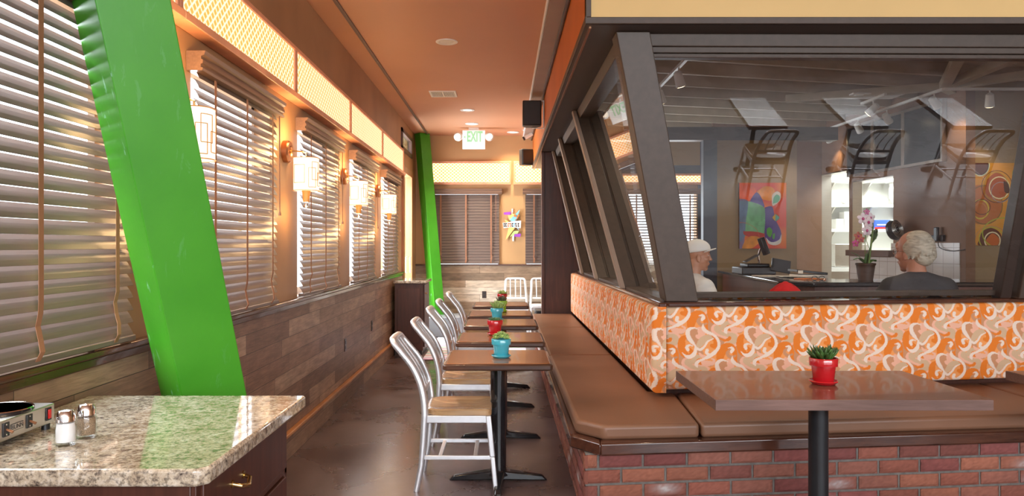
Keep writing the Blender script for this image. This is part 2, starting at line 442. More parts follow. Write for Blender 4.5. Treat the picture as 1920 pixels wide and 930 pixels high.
def fabric_tile():
    s = .5; W_, H_ = int(683 * s), int(724 * s); img = np.zeros((H_, W_, 3))
    L = lambda r, g, b: np.array(srgb(r, g, b)[:3])
    light, tan, pink, beige, orange, cream = L(243, 160, 92), L(206, 148, 108), L(240, 184, 156), L(214, 180, 144), L(232, 128, 42), L(240, 220, 203)
    img[:] = light
    shapes = [
        (tan, [(700, 400, 60), (760, 330, 80), (800, 480, 70), (840, 570, 60)]), (tan, [(600, 470, 60), (590, 560, 70), (640, 640, 60)]),
        (tan, [(1250, 620, 70), (1300, 700, 50)]), (tan, [(1050, 370, 60), (1100, 480, 60)]), (tan, [(880, 690, 60), (960, 680, 60)]),
        (orange, [(1130, 270, 60), (1180, 340, 80), (1260, 380, 30)]), (orange, [(840, 660, 30), (880, 720, 45), (920, 790, 20)]),
        (pink, [(1010, 300, 110), (1070, 350, 80), (1150, 370, 95), (1230, 390, 110), (1235, 440, 110), (1130, 462, 40)]),
        (beige, [(1030, 295, 80), (1075, 345, 42), (1150, 365, 50), (1222, 385, 70), (1225, 440, 66), (1130, 458, 18)]),
        (orange, [(1050, 398, 8), (1110, 425, 24), (1165, 415, 36), (1175, 400, 36)]),
        (pink, [(820, 300, 60), (850, 345, 80), (822, 380, 60), (790, 372, 30)]),
        (pink, [(1200, 262, 20), (1210, 300, 55), (1260, 312, 60), (1318, 312, 45), (1335, 280, 26), (1305, 262, 18)]),
        (beige, [(745, 650, 60), (785, 605, 50), (860, 598, 24)]), (pink, [(820, 560, 16), (850, 590, 36), (900, 600, 20)]),
        (orange, [(712, 520, 40), (735, 560, 50), (690, 590, 50), (640, 550, 85), (618, 480, 90), (620, 415, 75), (650, 385, 50)]),
        (orange, [(975, 385, 40), (1015, 430, 60), (1010, 485, 60), (965, 480, 40)]),
        (orange, [(1062, 610, 90), (1080, 550, 110), (1130, 505, 95), (1195, 500, 70), (1235, 560, 60), (1240, 640, 48), (1275, 725, 8)]),
        (tan, [(1185, 535, 30), (1150, 570, 40), (1185, 612, 36), (1245, 600, 20)]),
        (beige, [(816, 472, 60), (860, 425, 88), (925, 388, 56), (985, 402, 10)]),
        (tan, [(775, 315, 56), (742, 345, 62), (745, 400, 50), (778, 470, 12)]),
        (cream, [(1160, 512, 8), (1198, 508, 24), (1214, 530, 40), (1198, 552, 36)]),
        (cream, [(785, 500, 22), (832, 522, 32), (880, 488, 26), (922, 432, 22), (985, 406, 8)]),
        (cream, [(778, 480, 14), (730, 428, 42), (694, 375, 50), (688, 320, 48), (715, 290, 34), (762, 283, 20), (815, 300, 6)]),
        (cream, [(778, 488, 26), (768, 555, 46), (722, 594, 46), (672, 592, 30), (625, 552, 6)]),
        (cream, [(745, 480, 8), (706, 472, 20), (674, 490, 34), (688, 520, 38)]),
        (cream, [(866, 244, 6), (868, 288, 40), (915, 332, 38), (985, 362, 30), (1038, 420, 32), (1048, 490, 36), (1005, 552, 42), (935, 598, 44), (865, 628, 24), (806, 652, 34), (786, 684, 42), (806, 716, 6)]),
        (cream, [(985, 572, 24), (940, 576, 22), (905, 560, 34), (912, 532, 42)]),
    ]
    for col, pts in shapes:
        p = [(x * s, y * s, d * s) for x, y, d in pts]
        for i in range(-4, 3):
            for j in range(-3, 3):
                for bx_, by_ in ((0, 0), (341 * s, 362 * s)):
                    stroke(img, p, col, i * W_ + bx_, j * H_ + by_)
    return img
TILE = fabric_tile()
def fabric(u, v):  # metres -> colour
    k = 341 / .388; h, w, _ = TILE.shape
    return TILE[(np.floor(-v * k).astype(int)) % h, (np.floor(u * k).astype(int)) % w]

def grid_mesh(name, Pfun, cfun, nu, nv, mat, parent=None, extra=None):
    """dense sheet with a colour per vertex; Pfun(u,v in 0..1 arrays)->Nx3, cfun -> Nx3"""
    u, v = np.meshgrid(np.linspace(0, 1, nu), np.linspace(0, 1, nv)); u = u.ravel(); v = v.ravel()
    co = Pfun(u, v); c = cfun(u, v)
    i, j = np.meshgrid(np.arange(nu - 1), np.arange(nv - 1)); a = (j * nu + i).ravel()
    q = np.stack([a, a + 1, a + nu + 1, a + nu], 1)
    me = bpy.data.meshes.new(name); me.vertices.add(len(co)); me.loops.add(q.size); me.polygons.add(len(q))
    off = np.array(parent_loc(parent)) if parent else np.zeros(3)
    me.vertices.foreach_set('co', (co - off).astype(np.float32).ravel()); me.loops.foreach_set('vertex_index', q.ravel().astype(np.int32))
    me.polygons.foreach_set('loop_start', np.arange(0, q.size, 4, dtype=np.int32)); 
    try: me.polygons.foreach_set('loop_total', np.full(len(q), 4, dtype=np.int32))
    except Exception: pass
    me.update(calc_edges=True); me.validate()
    ca = me.color_attributes.new('Col', 'FLOAT_COLOR', 'POINT'); cc = np.ones((len(co), 4), np.float32); cc[:, :3] = c; ca.data.foreach_set('color', cc.ravel())
    me.polygons.foreach_set('use_smooth', np.ones(len(q), dtype=bool))
    me.materials.append(MATS[mat])
    o = bpy.data.objects.new(name, me); COL.objects.link(o)
    if parent: o.parent = parent
    return o
# ================================================================ ROOM SHELL
XL, YB, ZC = -1.49, 12.6, 3.28
XF = .484                      # corridor face of the inner-room fascia
s_ = struct(bx('floor', 'floor_concrete', -1.7, 10.2, -4.1, 14.2, -.1, 0))
s_ = struct(bx('ceiling', 'ceiling_paint', -1.7, XF, -4.1, YB + .2, ZC, ZC + .1))
s_ = struct(bx('ceiling_front', 'ceiling_paint', XF, 10.2, -4.1, 4.5, ZC, ZC + .1))
WC = [2.30, 4.15, 5.98, 7.80, 9.64]
WW = .60
def wall_left():
    m = MB(); x0, x1 = XL - .2, XL
    m.box(x0, x1, -4.1, YB + .2, 3.12, ZC)
    m.box(x0, x1, -4.1, 10.85, 2.33, 3.12)
    m.box(x1 - .05, x1, 10.85, 11.95, 2.60, 2.86)
    m.box(x1 - .05, x1, 11.95, YB + .2, 0, 3.12)
    m.box(x0, x1, -4.1, 10.85, 0, 1.06)
    e = [-4.1] + [v for c in WC for v in (c - WW, c + WW)] + [10.85]
    for i in range(0, len(e), 2): m.box(x0, x1, e[i], e[i + 1], 1.06, 2.33)
    return m
struct(wall_left().build('wall_left', 'wall_tan'))
m = MB(); m.box(XL, XL + .022, -4.0, 10.78, .0, 1.03)
struct(m.build('wall_left_planks', 'plank_wall'))
m = MB(); m.box(XL, XL + .05, -4, 10.78, 1.03, 1.055); m.box(XL, XL + .034, -4, 10.78, .995, 1.03)
struct(m.build('trim_left_sill', 'dark_rail_y', bevel=.006))
m = MB(); m.box(XL + .022, XL + .05, -4, 10.78, .0, .15)
struct(m.build('baseboard_left', 'plank_wall'))
m = MB(); m.box(XL + .022, XL + .062, -4, 10.78, .15, .175)
struct(m.build('trim_left_baseboard', 'moulding_lit_wood', bevel=.006))
# back wall
def wall_back():
    m = MB(); y0, y1 = YB, YB + .2
    op = [(-1.18, -.10), (.38, 1.5), (1.65, 3.25)]
    m.box(-1.7, 3.5, y0, y1, 0, 1.08); m.box(-1.7, 3.5, y0, y1, 2.33, 3.45)
    e = [-1.7] + [v for o in op for v in o] + [3.5]
    for i in range(0, len(e), 2): m.box(e[i], e[i + 1], y0, y1, 1.08, 2.33)
    m.box(3.5, 7.6, y0, y1, 0, 3.45) if False else None
    return m
struct(wall_back().build('wall_back', 'wall_tan_back'))
struct(bx('wall_back_planks', 'plank_wall_back', XL, 3.4, YB - .022, YB, 0, 1.09))
struct(bx('trim_back_sill', 'dark_rail', XL, 3.4, YB - .05, YB, 1.09, 1.115, bevel=.005))
# street wall behind the photographer, its wide opening added to let daylight in
m = MB(); m.box(-1.7, 10.2, -4.3, -4.1, 0, .85); m.box(-1.7, 10.2, -4.3, -4.1, 3.1, ZC); m.box(-1.7, -1.2, -4.3, -4.1, .85, 3.1); m.box(9.9, 10.2, -4.3, -4.1, .85, 3.1)
m.box(.9, .98, -4.3, -4.1, .85, 3.1)
struct(m.build('wall_front', 'wall_tan'))
m = MB(); m.box(7.4, 7.6, 4.37, 14, 0, 3.6); m.box(10.0, 10.2, -4.1, 4.4, 0, ZC); m.box(7.6, 10.2, 4.37, 4.5, 0, ZC)
struct(m.build('wall_right', 'wall_tan'))
# ceiling trims
struct(bx('trim_ceiling_left', 'trim_brown', -1.285, -1.255, -4, YB, ZC - .018, ZC, bevel=.004))
m = MB(); m.box(.335, XF + .0, 4.37, YB, ZC - .06, ZC)
struct(m.build('trim_ceiling_board', 'frieze_board'))
struct(bx('trim_ceiling_bead', 'white_metal', .318, .335, 4.37, YB, ZC - .04, ZC, bevel=.004))
struct(bx('trim_ceiling_edge', 'dark_brown', .455, .474, 4.37, YB, ZC - .085, ZC - .06, bevel=.004))

# ================================================================ INNER ROOM SHELL: fascia, soffit, leaning posts, glass
ZS = 2.72
m = MB(); m.box(XF, XF + .10, 4.37, YB, ZS + .03, 3.45)
struct(m.build('wall_fascia_left', 'orange_paint'))
m = MB(); m.box(XF, 7.4, 4.362, 4.47, ZS + .04, 3.45)
struct(m.build('wall_fascia_front', 'cream_paint'))
m = MB(); m.box(XF - .008, 7.4, 4.345, 4.362, ZS + .0, ZS + .04); m.box(XF - .008, XF + .024, 4.345, 4.362, ZS + .04, ZC)
m.box(XF - .012, XF, 4.345, YB, ZS + .0, ZS + .045)
struct(m.build('trim_fascia', 'beam_brown', bevel=.004))
m = MB(); m.prism([(XF - .004, 4.37), (7.4, 4.37), (7.4, 4.75), (.86, 4.75), (.86, YB), (XF - .004, YB)], ZS, ZS + .03)
struct(m.build('trim_soffit', 'dark_brown'))
m = MB(); m.box(XF + .018, XF + .03, 4.40, YB, ZS - .012, ZS)
struct(m.build('trim_soffit_bead', 'copper'))
# plan lines: the window foot (BL..) leans in to the head (TL..)
BLc, BRc = Vector((1.00, 4.72, 1.09)), Vector((3.36, 5.02, 1.09))
TLc, TRc = Vector((.665, 4.50, ZS)), Vector((3.34, 4.52, ZS))
def lerp(a, b, t): return a + (b - a) * t
bdir = (BRc - BLc).normalized()
# window frame and glass (front)
wf = thing('window_1', 'tilted picture window over the patterned booth back', None, (1.0, 4.75, 1.07), kind='structure')
def lean(t, h, dy=0):  # point along window plane, t across, h 0..1 up
    a = lerp(BLc, BRc, t); b = lerp(TLc, TRc, t); p = lerp(a, b, h); return p + Vector((0, dy, 0))
m = MB()
def rail(m, h0, h1, d0, d1, t0=0.03, t1=1.6, mi=0):
    p = [lean(t0, h0, d0), lean(t1, h0, d0), lean(t1, h0, d1), lean(t0, h0, d1), lean(t0, h1, d0), lean(t1, h1, d0), lean(t1, h1, d1), lean(t0, h1, d1)]
    m.hexa(p, mi)
rail(m, .955, 1.0, .045, .12); rail(m, .935, .965, .07, .14)
rail(m, .918, .933, .075, .14)
rail(m, 0, .022, .05, .14)
m.build('window_frame', 'beam_brown', wf, bevel=.004)
m = MB(); m.add([(.98, 4.988, 1.08), (4.75, 4.988, 1.08), (4.75, 4.56, 2.59), (.66, 4.56, 2.59)], [(0, 1, 2, 3)])
m.build('window_glass', 'window_glass', wf, fix=False)
# corner post
def post(name, label, b, t, wx0, wx1, d0, d1, mat='beam_brown'):
    b = (b[0], b[1], 1.0755); t = (t[0], t[1], t[2] - .001)
    m = MB(); b, t = Vector(b), Vector(t)
    q = lambda p, x, y: p + Vector((x, y, 0))
    m.hexa([q(b, wx0, d0), q(b, wx1, d0), q(b, wx1, d1), q(b, wx0, d1), q(t, wx0, d0), q(t, wx1, d0), q(t, wx1, d1), q(t, wx0, d1)])
    o = m.build(name, mat, bevel=.006); return tag(o, label, 'post')
post('leaning_post', 'widest brown leaning timber post, at the corner of the inner room windows', (1.0, 4.70, 1.05), (.655, 4.50, ZS), .02, .225, 0, .17)
m = MB()
# right-hand post with its dark inner stop
post('leaning_post', 'brown leaning timber post at the right edge of the picture window', (3.37, 4.97, 1.05), (3.345, 4.50, ZS), .06, .28, 0, .17)
post('window_stop', 'dark wooden strip along the rightmost leaning post', (3.37, 4.99, 1.05), (3.345, 4.52, ZS), -.04, .034, .02, .12, 'dark_brown')
# side window wall: mullions lean along the wall and inwards
sb = lambda y: Vector((1.0, y, 1.0755)); st = lambda y: Vector((.69, y, ZS - .001))
mull = [(6.15, 7.15, 'second brown leaning post along the corridor glass, next behind the corner post'),
        (7.9, 9.0, 'third brown leaning post along the corridor glass'),
        (9.35, 10.2, 'farthest brown leaning post along the corridor glass, beside the dark partition')]
for yb, yt, lb in mull:
    m = MB(); b, t = sb(yb), st(yt)
    q = lambda p, x, y: p + Vector((x, y, 0))
    for x0, x1, y0, y1, mi in ((-.035, .0, -.01, .10, 1), (.0, .10, 0, .09, 0), (.10, .125, .02, .07, 0), (.125, .26, 0, .09, 0)):
        m.hexa([q(b, x0, y0), q(b, x1, y0), q(b, x1, y1), q(b, x0, y1), q(t, x0, y0), q(t, x1, y0), q(t, x1, y1), q(t, x0, y1)], mi)
    o = m.build('leaning_post', ['beam_brown', 'frieze_board'], bevel=.003); tag(o, lb, 'post', 'leaning window posts')
ws = thing('window_2', 'row of tilted panes along the corridor side of the inner room', None, (1.0, 7, 1.07), kind='structure')
m = MB()
m.hexa([Vector(p) for p in [(1.0, 4.75, 1.05), (1.14, 4.75, 1.05), (1.14, 10.25, 1.05), (1.0, 10.25, 1.05), (1.0, 4.75, 1.09), (1.14, 4.75, 1.09), (1.14, 10.25, 1.09), (1.0, 10.25, 1.09)]])
m.hexa([Vector(p) for p in [(.72, 4.6, 2.64), (.84, 4.6, 2.64), (.84, 10.25, 2.64), (.72, 10.25, 2.64), (.70, 4.6, ZS), (.82, 4.6, ZS), (.82, 10.25, ZS), (.70, 10.25, ZS)]])
m.build('window_frame', 'beam_brown', ws, bevel=.004)
m = MB(); m.add([(1.10, 4.85, 1.08), (1.10, 10.25, 1.08), (.80, 10.25, 2.66), (.80, 4.66, 2.66)], [(0, 1, 2, 3)])
m.build('window_glass', 'window_glass', ws, fix=False)
# dark partition at the far end of the booth
m = MB()
pts = [(.56, 0), (1.16, 0), (1.16, 1.05), (.80, ZS - .001), (.56, ZS - .001)]
m.add([Vector((x, 10.3, z)) for x, z in pts] + [Vector((x, 10.40, z)) for x, z in pts], [(0, 1, 2, 3, 4), (9, 8, 7, 6, 5)] + [(i, 5 + i, 5 + (i + 1) % 5, (i + 1) % 5) for i in range(5)])
m.box(.52, .56, 10.27, 10.44, 0, ZS - .001)
struct(m.build('wall_partition', 'dark_cabinet', bevel=.004))

# ---- inner room: walls, ceiling, joists
struct(bx('wall_low_side', 'inner_wall_brown', 1.02, 1.12, 4.86, 10.25, 0, 1.05))
ZI = 3.40
struct(bx('ceiling_inner', 'joist_white', XF + .1, 7.4, 4.47, YB + .2, ZI + .13, ZI + .2))
m = MB(); ang = math.radians(13)
for i in range(-3, 16):
    y = 5.1 + i * .62
    a = Vector((XF + .1, y, ZI + .06)); b = Vector((7.4, y + 6.8 * math.tan(ang), ZI + .06))
    if a.y < 4.6:
        t = (4.6 - a.y) / (b.y - a.y); 
        if t >= 1: continue
        a = lerp(a, b, t)
    if a.y > YB: continue
    if b.y > YB: b = lerp(a, b, (YB - a.y) / (b.y - a.y))
    m.beam(a, b, .045, .15)
struct(m.build('trim_ceiling_joists', 'joist_white', bevel=.004))
m = MB()
c0 = P(1770, 160, 9.0); c0.z = 3.34
for ex, ey in ((4.05, 6.4), (5.1, 6.2), (7.0, 7.2), (6.6, 10.3), (3.7, 9.8)):
    m.beam((c0.x, c0.y, 3.345), (ex, ey, 3.35), .11, .09)
struct(m.build('trim_ceiling_braces', 'joist_white', bevel=.004))
# painted facing wall with first painting, slate pilaster, recess
m = MB(); m.box(1.13, 3.5, YB - .012, YB, 2.64, 3.45); m.box(3.27, 3.5, YB - .012, YB, 0, 2.64); m.box(1.13, 3.5, YB-.012, YB, 0, 1.08)
struct(m.build('wall_inner_back', 'slate_paint'))
struct(bx('trim_inner_window', 'white_paint', 3.34, 3.39, YB - .05, YB-.012, 1.1, 2.6))
struct(bx('wall_inner_panel', 'inner_wall', 2.63, 3.3, YB - .03, YB-.012, 2.78, 3.2))
m = MB(); m.box(2.94, 4.04, 10.30, 10.42, 0, 2.9)
struct(m.build('wall_inner_tan', 'inner_wall'))
struct(bx('wall_inner_slate_edge', 'slate_paint', 2.75, 2.94, 10.30, 10.42, 0, 2.9))
m = MB(); m.box(3.5, 5.32, 12.5, 12.6, 0, 3.53)
struct(m.build('wall_inner_recess', 'inner_wall_brown'))
struct(bx('trim_inner_beam', 'dark_brown', XF + .1, 4.6, 10.28, 10.46, 2.88, 3.06))
# kitchen wall: runs nearly along the view, two openings
kA, kB = Vector((5.32, 12.5, 0)), Vector((5.56, 9.1, 0)); kd = (kB - kA).normalized(); kn = Vector((-kd.y, kd.x, 0)) * 1.0
if kn.x < 0: kn = -kn
def kp(t, z, off=0): q = kA + kd * t + kn * off; return Vector((q.x, q.y, z))
def kbox(m, t0, t1, z0, z1, o0=0, o1=.12, mi=0):
    m.hexa([kp(t0, z0, o0), kp(t1, z0, o0), kp(t1, z0, o1), kp(t0, z0, o1), kp(t0, z1, o0), kp(t1, z1, o0), kp(t1, z1, o1), kp(t0, z1, o1)], mi)
def kt(px):  # parameter on kitchen wall for an image column
    r = Vector(((px - CX) / F, 1, 0)); 
    # solve kA + kd t = r s
    det = kd.x * (-r.y) - kd.y * (-r.x); t = ((-kA.x) * (-r.y) - (-kA.y) * (-r.x)) / det
    return t
t1, t2, t3, t4, t5 = kt(1540), kt(1592), kt(1598), kt(1675), kt(1800)
KL = (kB - kA).length
m = MB(); kbox(m, -.1, t1, 0, 3.53); kbox(m, t1, t2, 2.62, 3.53); kbox(m, t2, t3, 0, 3.53); kbox(m, t3, t4, 2.42, 3.53); kbox(m, t3, t4, 0, 1.36); kbox(m, t4, KL + .1, 0, 3.53)
struct(m.build('wall_kitchen', 'inner_wall_brown'))
m = MB(); kbox(m, t3 - .05, KL, .0, 1.26, -.012, 0); 
kbox(m, kt(1672), KL, 1.26, 1.46, -.012, 0)
struct(m.build('wall_kitchen_tiles', 'wall_tile'))
struct(bx('wall_inner_right', 'inner_wall', 5.57, 7.4, 9.1, 9.2, 0, 3.53))
# kitchen beyond the openings
struct(bx('wall_kitchen_back', 'white_paint', 4.9, 7.4, 13.6, 13.7, 0, 3.2))
struct(bx('wall_kitchen_side', 'white_paint', 7.3, 7.4, 9.3, 13.6, 0, 3.2))
struct(bx('ceiling_kitchen', 'white_paint', 5.75, 7.4, 9.2, 13.7, 3.2, 3.3))
struct(bx('wall_kitchen_end', 'white_paint', 4.8, 4.9, 12.6, 13.7, 0, 3.2))

# ================================================================ BAND OF BACKLIT PANELS
def lit_band_left():
    seg = [3.30 + 1.84 * i for i in range(-2, 4)] + [10.68]
    for i in range(len(seg) - 1):
        y0, y1 = seg[i] + .03, seg[i + 1] - .03
        if y1 < 1.5: continue
        nm = ['', 'sliver of backlit honeycomb panel at the top behind the near green column', 'nearest long backlit honeycomb panel above the left windows', 'second backlit honeycomb panel above the left windows, past the thin upright', 'third backlit honeycomb panel above the left windows', 'farthest backlit honeycomb panel above the left windows, next to the door'][i if i < 6 else 5]
        t = thing('lit_panel', nm, 'light panel', (XL, (y0 + y1) / 2, 2.62), group='backlit panels over the left windows')
        MB().box(XL, XL + .05, y0, y1, 2.47, 2.77).build('diffuser', 'lit_panel_y', t)
        m = MB()
        m.box(XL, XL + .062, y0 - .03, y1 + .03, 2.77, 2.80); m.box(XL, XL + .085, y0 - .03, y1 + .03, 2.43, 2.47)
        m.box(XL, XL + .062, y0 - .03, y0, 2.47, 2.77); m.box(XL, XL + .062, y1, y1 + .03, 2.47, 2.77)
        m.build('panel_frame', 'frame_cove_tint', t, bevel=.004)
lit_band_left()
for x0, x1, lb in ((-1.2, .09, 'wide backlit honeycomb panel on the back wall, right of the far green column'),
                   (.19, 1.5, 'backlit honeycomb panel on the back wall running behind the dark partition'), (1.65, 3.3, 'backlit panel on the back wall seen through the inner room windows')):
    zt = 2.81 if x0 < 1.6 else 2.60
    t = thing('lit_panel', lb, 'light panel', ((x0 + x1) / 2, YB, 2.65))
    MB().box(x0, x1, YB - .05, YB, 2.49, zt).build('diffuser', 'lit_panel_x', t)
    m = MB(); m.box(x0 - .03, x1 + .03, YB - .062, YB, zt, zt + .035); m.box(x0 - .03, x1 + .03, YB - .08, YB, 2.45, 2.49)
    m.box(x0 - .03, x0, YB - .062, YB, 2.49, zt); m.box(x1, x1 + .03, YB - .062, YB, 2.49, zt)
    m.build('panel_frame', 'frame_cove_tint', t, bevel=.004)

# ================================================================ WINDOWS OF THE LEFT WALL (frames and panes)
n = 3
for c in WC:
    w = thing('window_%d' % n, None, None, (XL - .12, c, 1.7), kind='structure'); n += 1
    m = MB()
    for y0, y1, z0, z1 in ((c - WW, c - WW + .05, 1.06, 2.33), (c + WW - .05, c + WW, 1.06, 2.33), (c - WW, c + WW, 1.06, 1.11), (c - WW, c + WW, 2.28, 2.33)):
        m.box(XL - .16, XL - .10, y0, y1, z0, z1)
    m.build('window_frame', 'white_paint', w)
    MB().add([(XL - .13, c - WW, 1.1), (XL - .13, c + WW, 1.1), (XL - .13, c + WW, 2.3), (XL - .13, c - WW, 2.3)], [(0, 1, 2, 3)]).build('window_pane', 'clear_glass', w, fix=False)
# glazed door and transom in the left wall
d = thing('door_1', 'glazed door with orange wood frame beyond the last left window', None, (XL - .1, 11.4, 0), kind='structure')
m = MB()
for y0, y1, z0, z1 in ((10.85, 10.97, 0, 2.60), (11.83, 11.95, 0, 2.60), (10.97, 11.83, 2.5, 2.60), (10.97, 11.83, 0, .25)): m.box(XL - .06, XL + .035, y0, y1, z0, z1)
m.build('door_frame', 'door_wood', d, bevel=.005)
MB().add([(XL - .02, 10.97, .25), (XL - .02, 11.83, .25), (XL - .02, 11.83, 2.5), (XL - .02, 10.97, 2.5)], [(0, 1, 2, 3)]).build('door_pane', 'clear_glass', d, fix=False)
MB().tube([(XL - .05, 11.72, 1.0), (XL + .02, 11.72, 1.0), (XL + .02, 11.72, 1.25), (XL - .05, 11.72, 1.25)], .01, 8).build('door_handle', 'chrome', d)
w = thing('window_9', None, None, (XL - .1, 11.4, 3), kind='structure')
m = MB()
for y0, y1, z0, z1 in ((10.80, 10.90, 2.82, 3.14), (11.90, 12.0, 2.82, 3.14), (10.8, 12.0, 2.82, 2.88), (10.8, 12.0, 3.08, 3.14)): m.box(XL - .05, XL + .02, y0, y1, z0, z1)
m.build('window_frame', 'trim_brown', w)
MB().box(XL - .01, XL - .005, 10.9, 11.9, 2.88, 3.08).build('window_pane', 'clear_glass', w)

# ================================================================ BLINDS
def blind(name, W2, Ht, label, loc, rz, ntape=3, tilt=59, cord=-.9):
    t = thing(name, label, 'window blind', loc, rz, group='wooden window blinds')
    m = MB()
    prof = [(.0, 0), (.075, 0), (.078, .012), (.068, .016), (.068, .03), (.078, .034), (.078, .05), (.07, .054), (.07, .068), (.085, .074), (.09, .092), (.0, .092)]
    L = W2 + .045
    k = len(prof)
    m.add([Vector((-L, y, Ht - .092 + z)) for y, z in prof] + [Vector((L, y, Ht - .092 + z)) for y, z in prof], [tuple(range(k)), tuple(range(k, 2 * k))[::-1]] + [(i, (i + 1) % k, k + (i + 1) % k, k + i) for i in range(k)])
    m.build('valance', 'blind_valance', t, world=False)
    m = MB(); a = math.radians(tilt); pitch = .0475; ns = int((Ht - .135) / pitch) + 1; w = .055
    for i in range(ns):
        z = .046 + pitch * i; pr = []
        for j in range(4):
            s = (j / 3 - .5) * w; bow = .0022 * (1 - (2 * j / 3 - 1) ** 2)
            jit = 0
            pr.append((.03 + s * math.cos(a) + bow * math.sin(a), z - s * math.sin(a) + bow * math.cos(a)))
        back = [(y - .0018 * math.sin(a), zz - .0018 * math.cos(a)) for y, zz in pr[::-1]]
        q = pr + back
        m.add([Vector((-W2, y, zz)) for y, zz in q] + [Vector((W2, y, zz)) for y, zz in q], [tuple(range(8)), tuple(range(8, 16))[::-1]] + [(r, (r + 1) % 8, 8 + (r + 1) % 8, 8 + r) for r in range(8)])
    m.build('slats', 'blind_slat', t, world=False)
    MB().box(-W2, W2, .008, .055, .0, .022).build('bottom_rail', 'blind_slat', t, world=False, bevel=.004)
    for q in range(ntape):
        x = (q - (ntape - 1) / 2) * (2 * W2 / ntape + .05); m = MB(); pts = []
        nz = 30
        for i in range(nz + 1):
            z = .0 + (Ht - .1) * i / nz; y = .062 + (.010 * math.sin(i * 1.3 + q) if i < 5 else .001)
            if i == 0: y = .05
            pts.append((y, z, .006 * math.sin(i * 1.7 + q) if i < 4 else 0))
        for side in (0,):
            vs = []
            for y, z, dx in pts: vs += [Vector((x - .0125 + dx, y, z)), Vector((x + .0125 + dx, y, z)), Vector((x + .0125 + dx, y - .0015, z)), Vector((x - .0125 + dx, y - .0015, z))]
            fs = []
            for i in range(nz):
                o = i * 4; fs += [(o + r, o + (r + 1) % 4, o + 4 + (r + 1) % 4, o + 4 + r) for r in range(4)]
            m.add(vs, fs)
        m.build('ladder_tape', 'blind_tape', t, world=False)
    m = MB(); x = cord * W2; m.tube([(x, .075, Ht - .1), (x, .077, Ht * .45)], .0035, 6); m.lathe([(.002, .03), (.008, .015), (.010, 0)], 8, (x, .077, Ht * .45 - .02))
    m.build('pull_cord', 'blind_tape', t, world=False)
    return t
BZ = 1.062
names = ['large near blind at the left edge, left of the near green column', 'wooden blind just right of the near green column, behind the first sconce',
         'wooden blind behind the second sconce from the near green column', 'wooden blind behind the third sconce from the near green column', 'last wooden blind on the left wall, next to the glazed door']
b0 = blind('window_blind', .61, 1.28, names[0], (XL + .002, WC[0], BZ), -PI / 2)
for i in range(1, 5): dup(b0, (XL + .002, WC[i], BZ), -PI / 2, names[i])
bb = blind('window_blind', .56, 1.26, 'closed wooden blind on the back wall beside the far green column', (-.64, YB - .002, 1.12), PI, tilt=74)
blind('window_blind', .58, 1.26, 'closed wooden blind on the back wall, partly behind the dark partition', (.94, YB - .002, 1.12), PI, tilt=74)
blind('window_blind', .80, 1.26, 'open bright blind at the back, seen through the inner room windows', (2.45, YB - .002, 1.12), PI, ntape=4, tilt=25)
# ================================================================ GREEN COLUMNS
def column(name, label, crease_b, crease_t, a, th, loc):
    # square post turned on its axis; crease_b / crease_t: near edge at floor and at ceiling
    th = math.radians(th); u = Vector((math.cos(th), math.sin(th), 0)) * a; w = Vector((-math.sin(th), math.cos(th), 0)) * a
    m = MB(); b, t = Vector(crease_b), Vector(crease_t)
    m.hexa([b, b + u, b + u + w, b + w, t, t + u, t + u + w, t + w])
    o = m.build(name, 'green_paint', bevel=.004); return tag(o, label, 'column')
def ext(p1, p2, z):  # point at height z on the line p1 p2
    return p1 + (p2 - p1) * ((z - p1.z) / (p2.z - p1.z))
p1, p2 = P(340, 740, 2.72), P(178, 0, 2.35)
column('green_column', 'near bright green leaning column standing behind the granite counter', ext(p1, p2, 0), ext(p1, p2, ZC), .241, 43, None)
q1, q2 = P(816, 590, 12.0), P(788, 255, 12.25)
column('green_column', 'far bright green leaning column in the corner by the glazed door', ext(q1, q2, .305), ext(q1, q2, ZC), .185, 36, None)

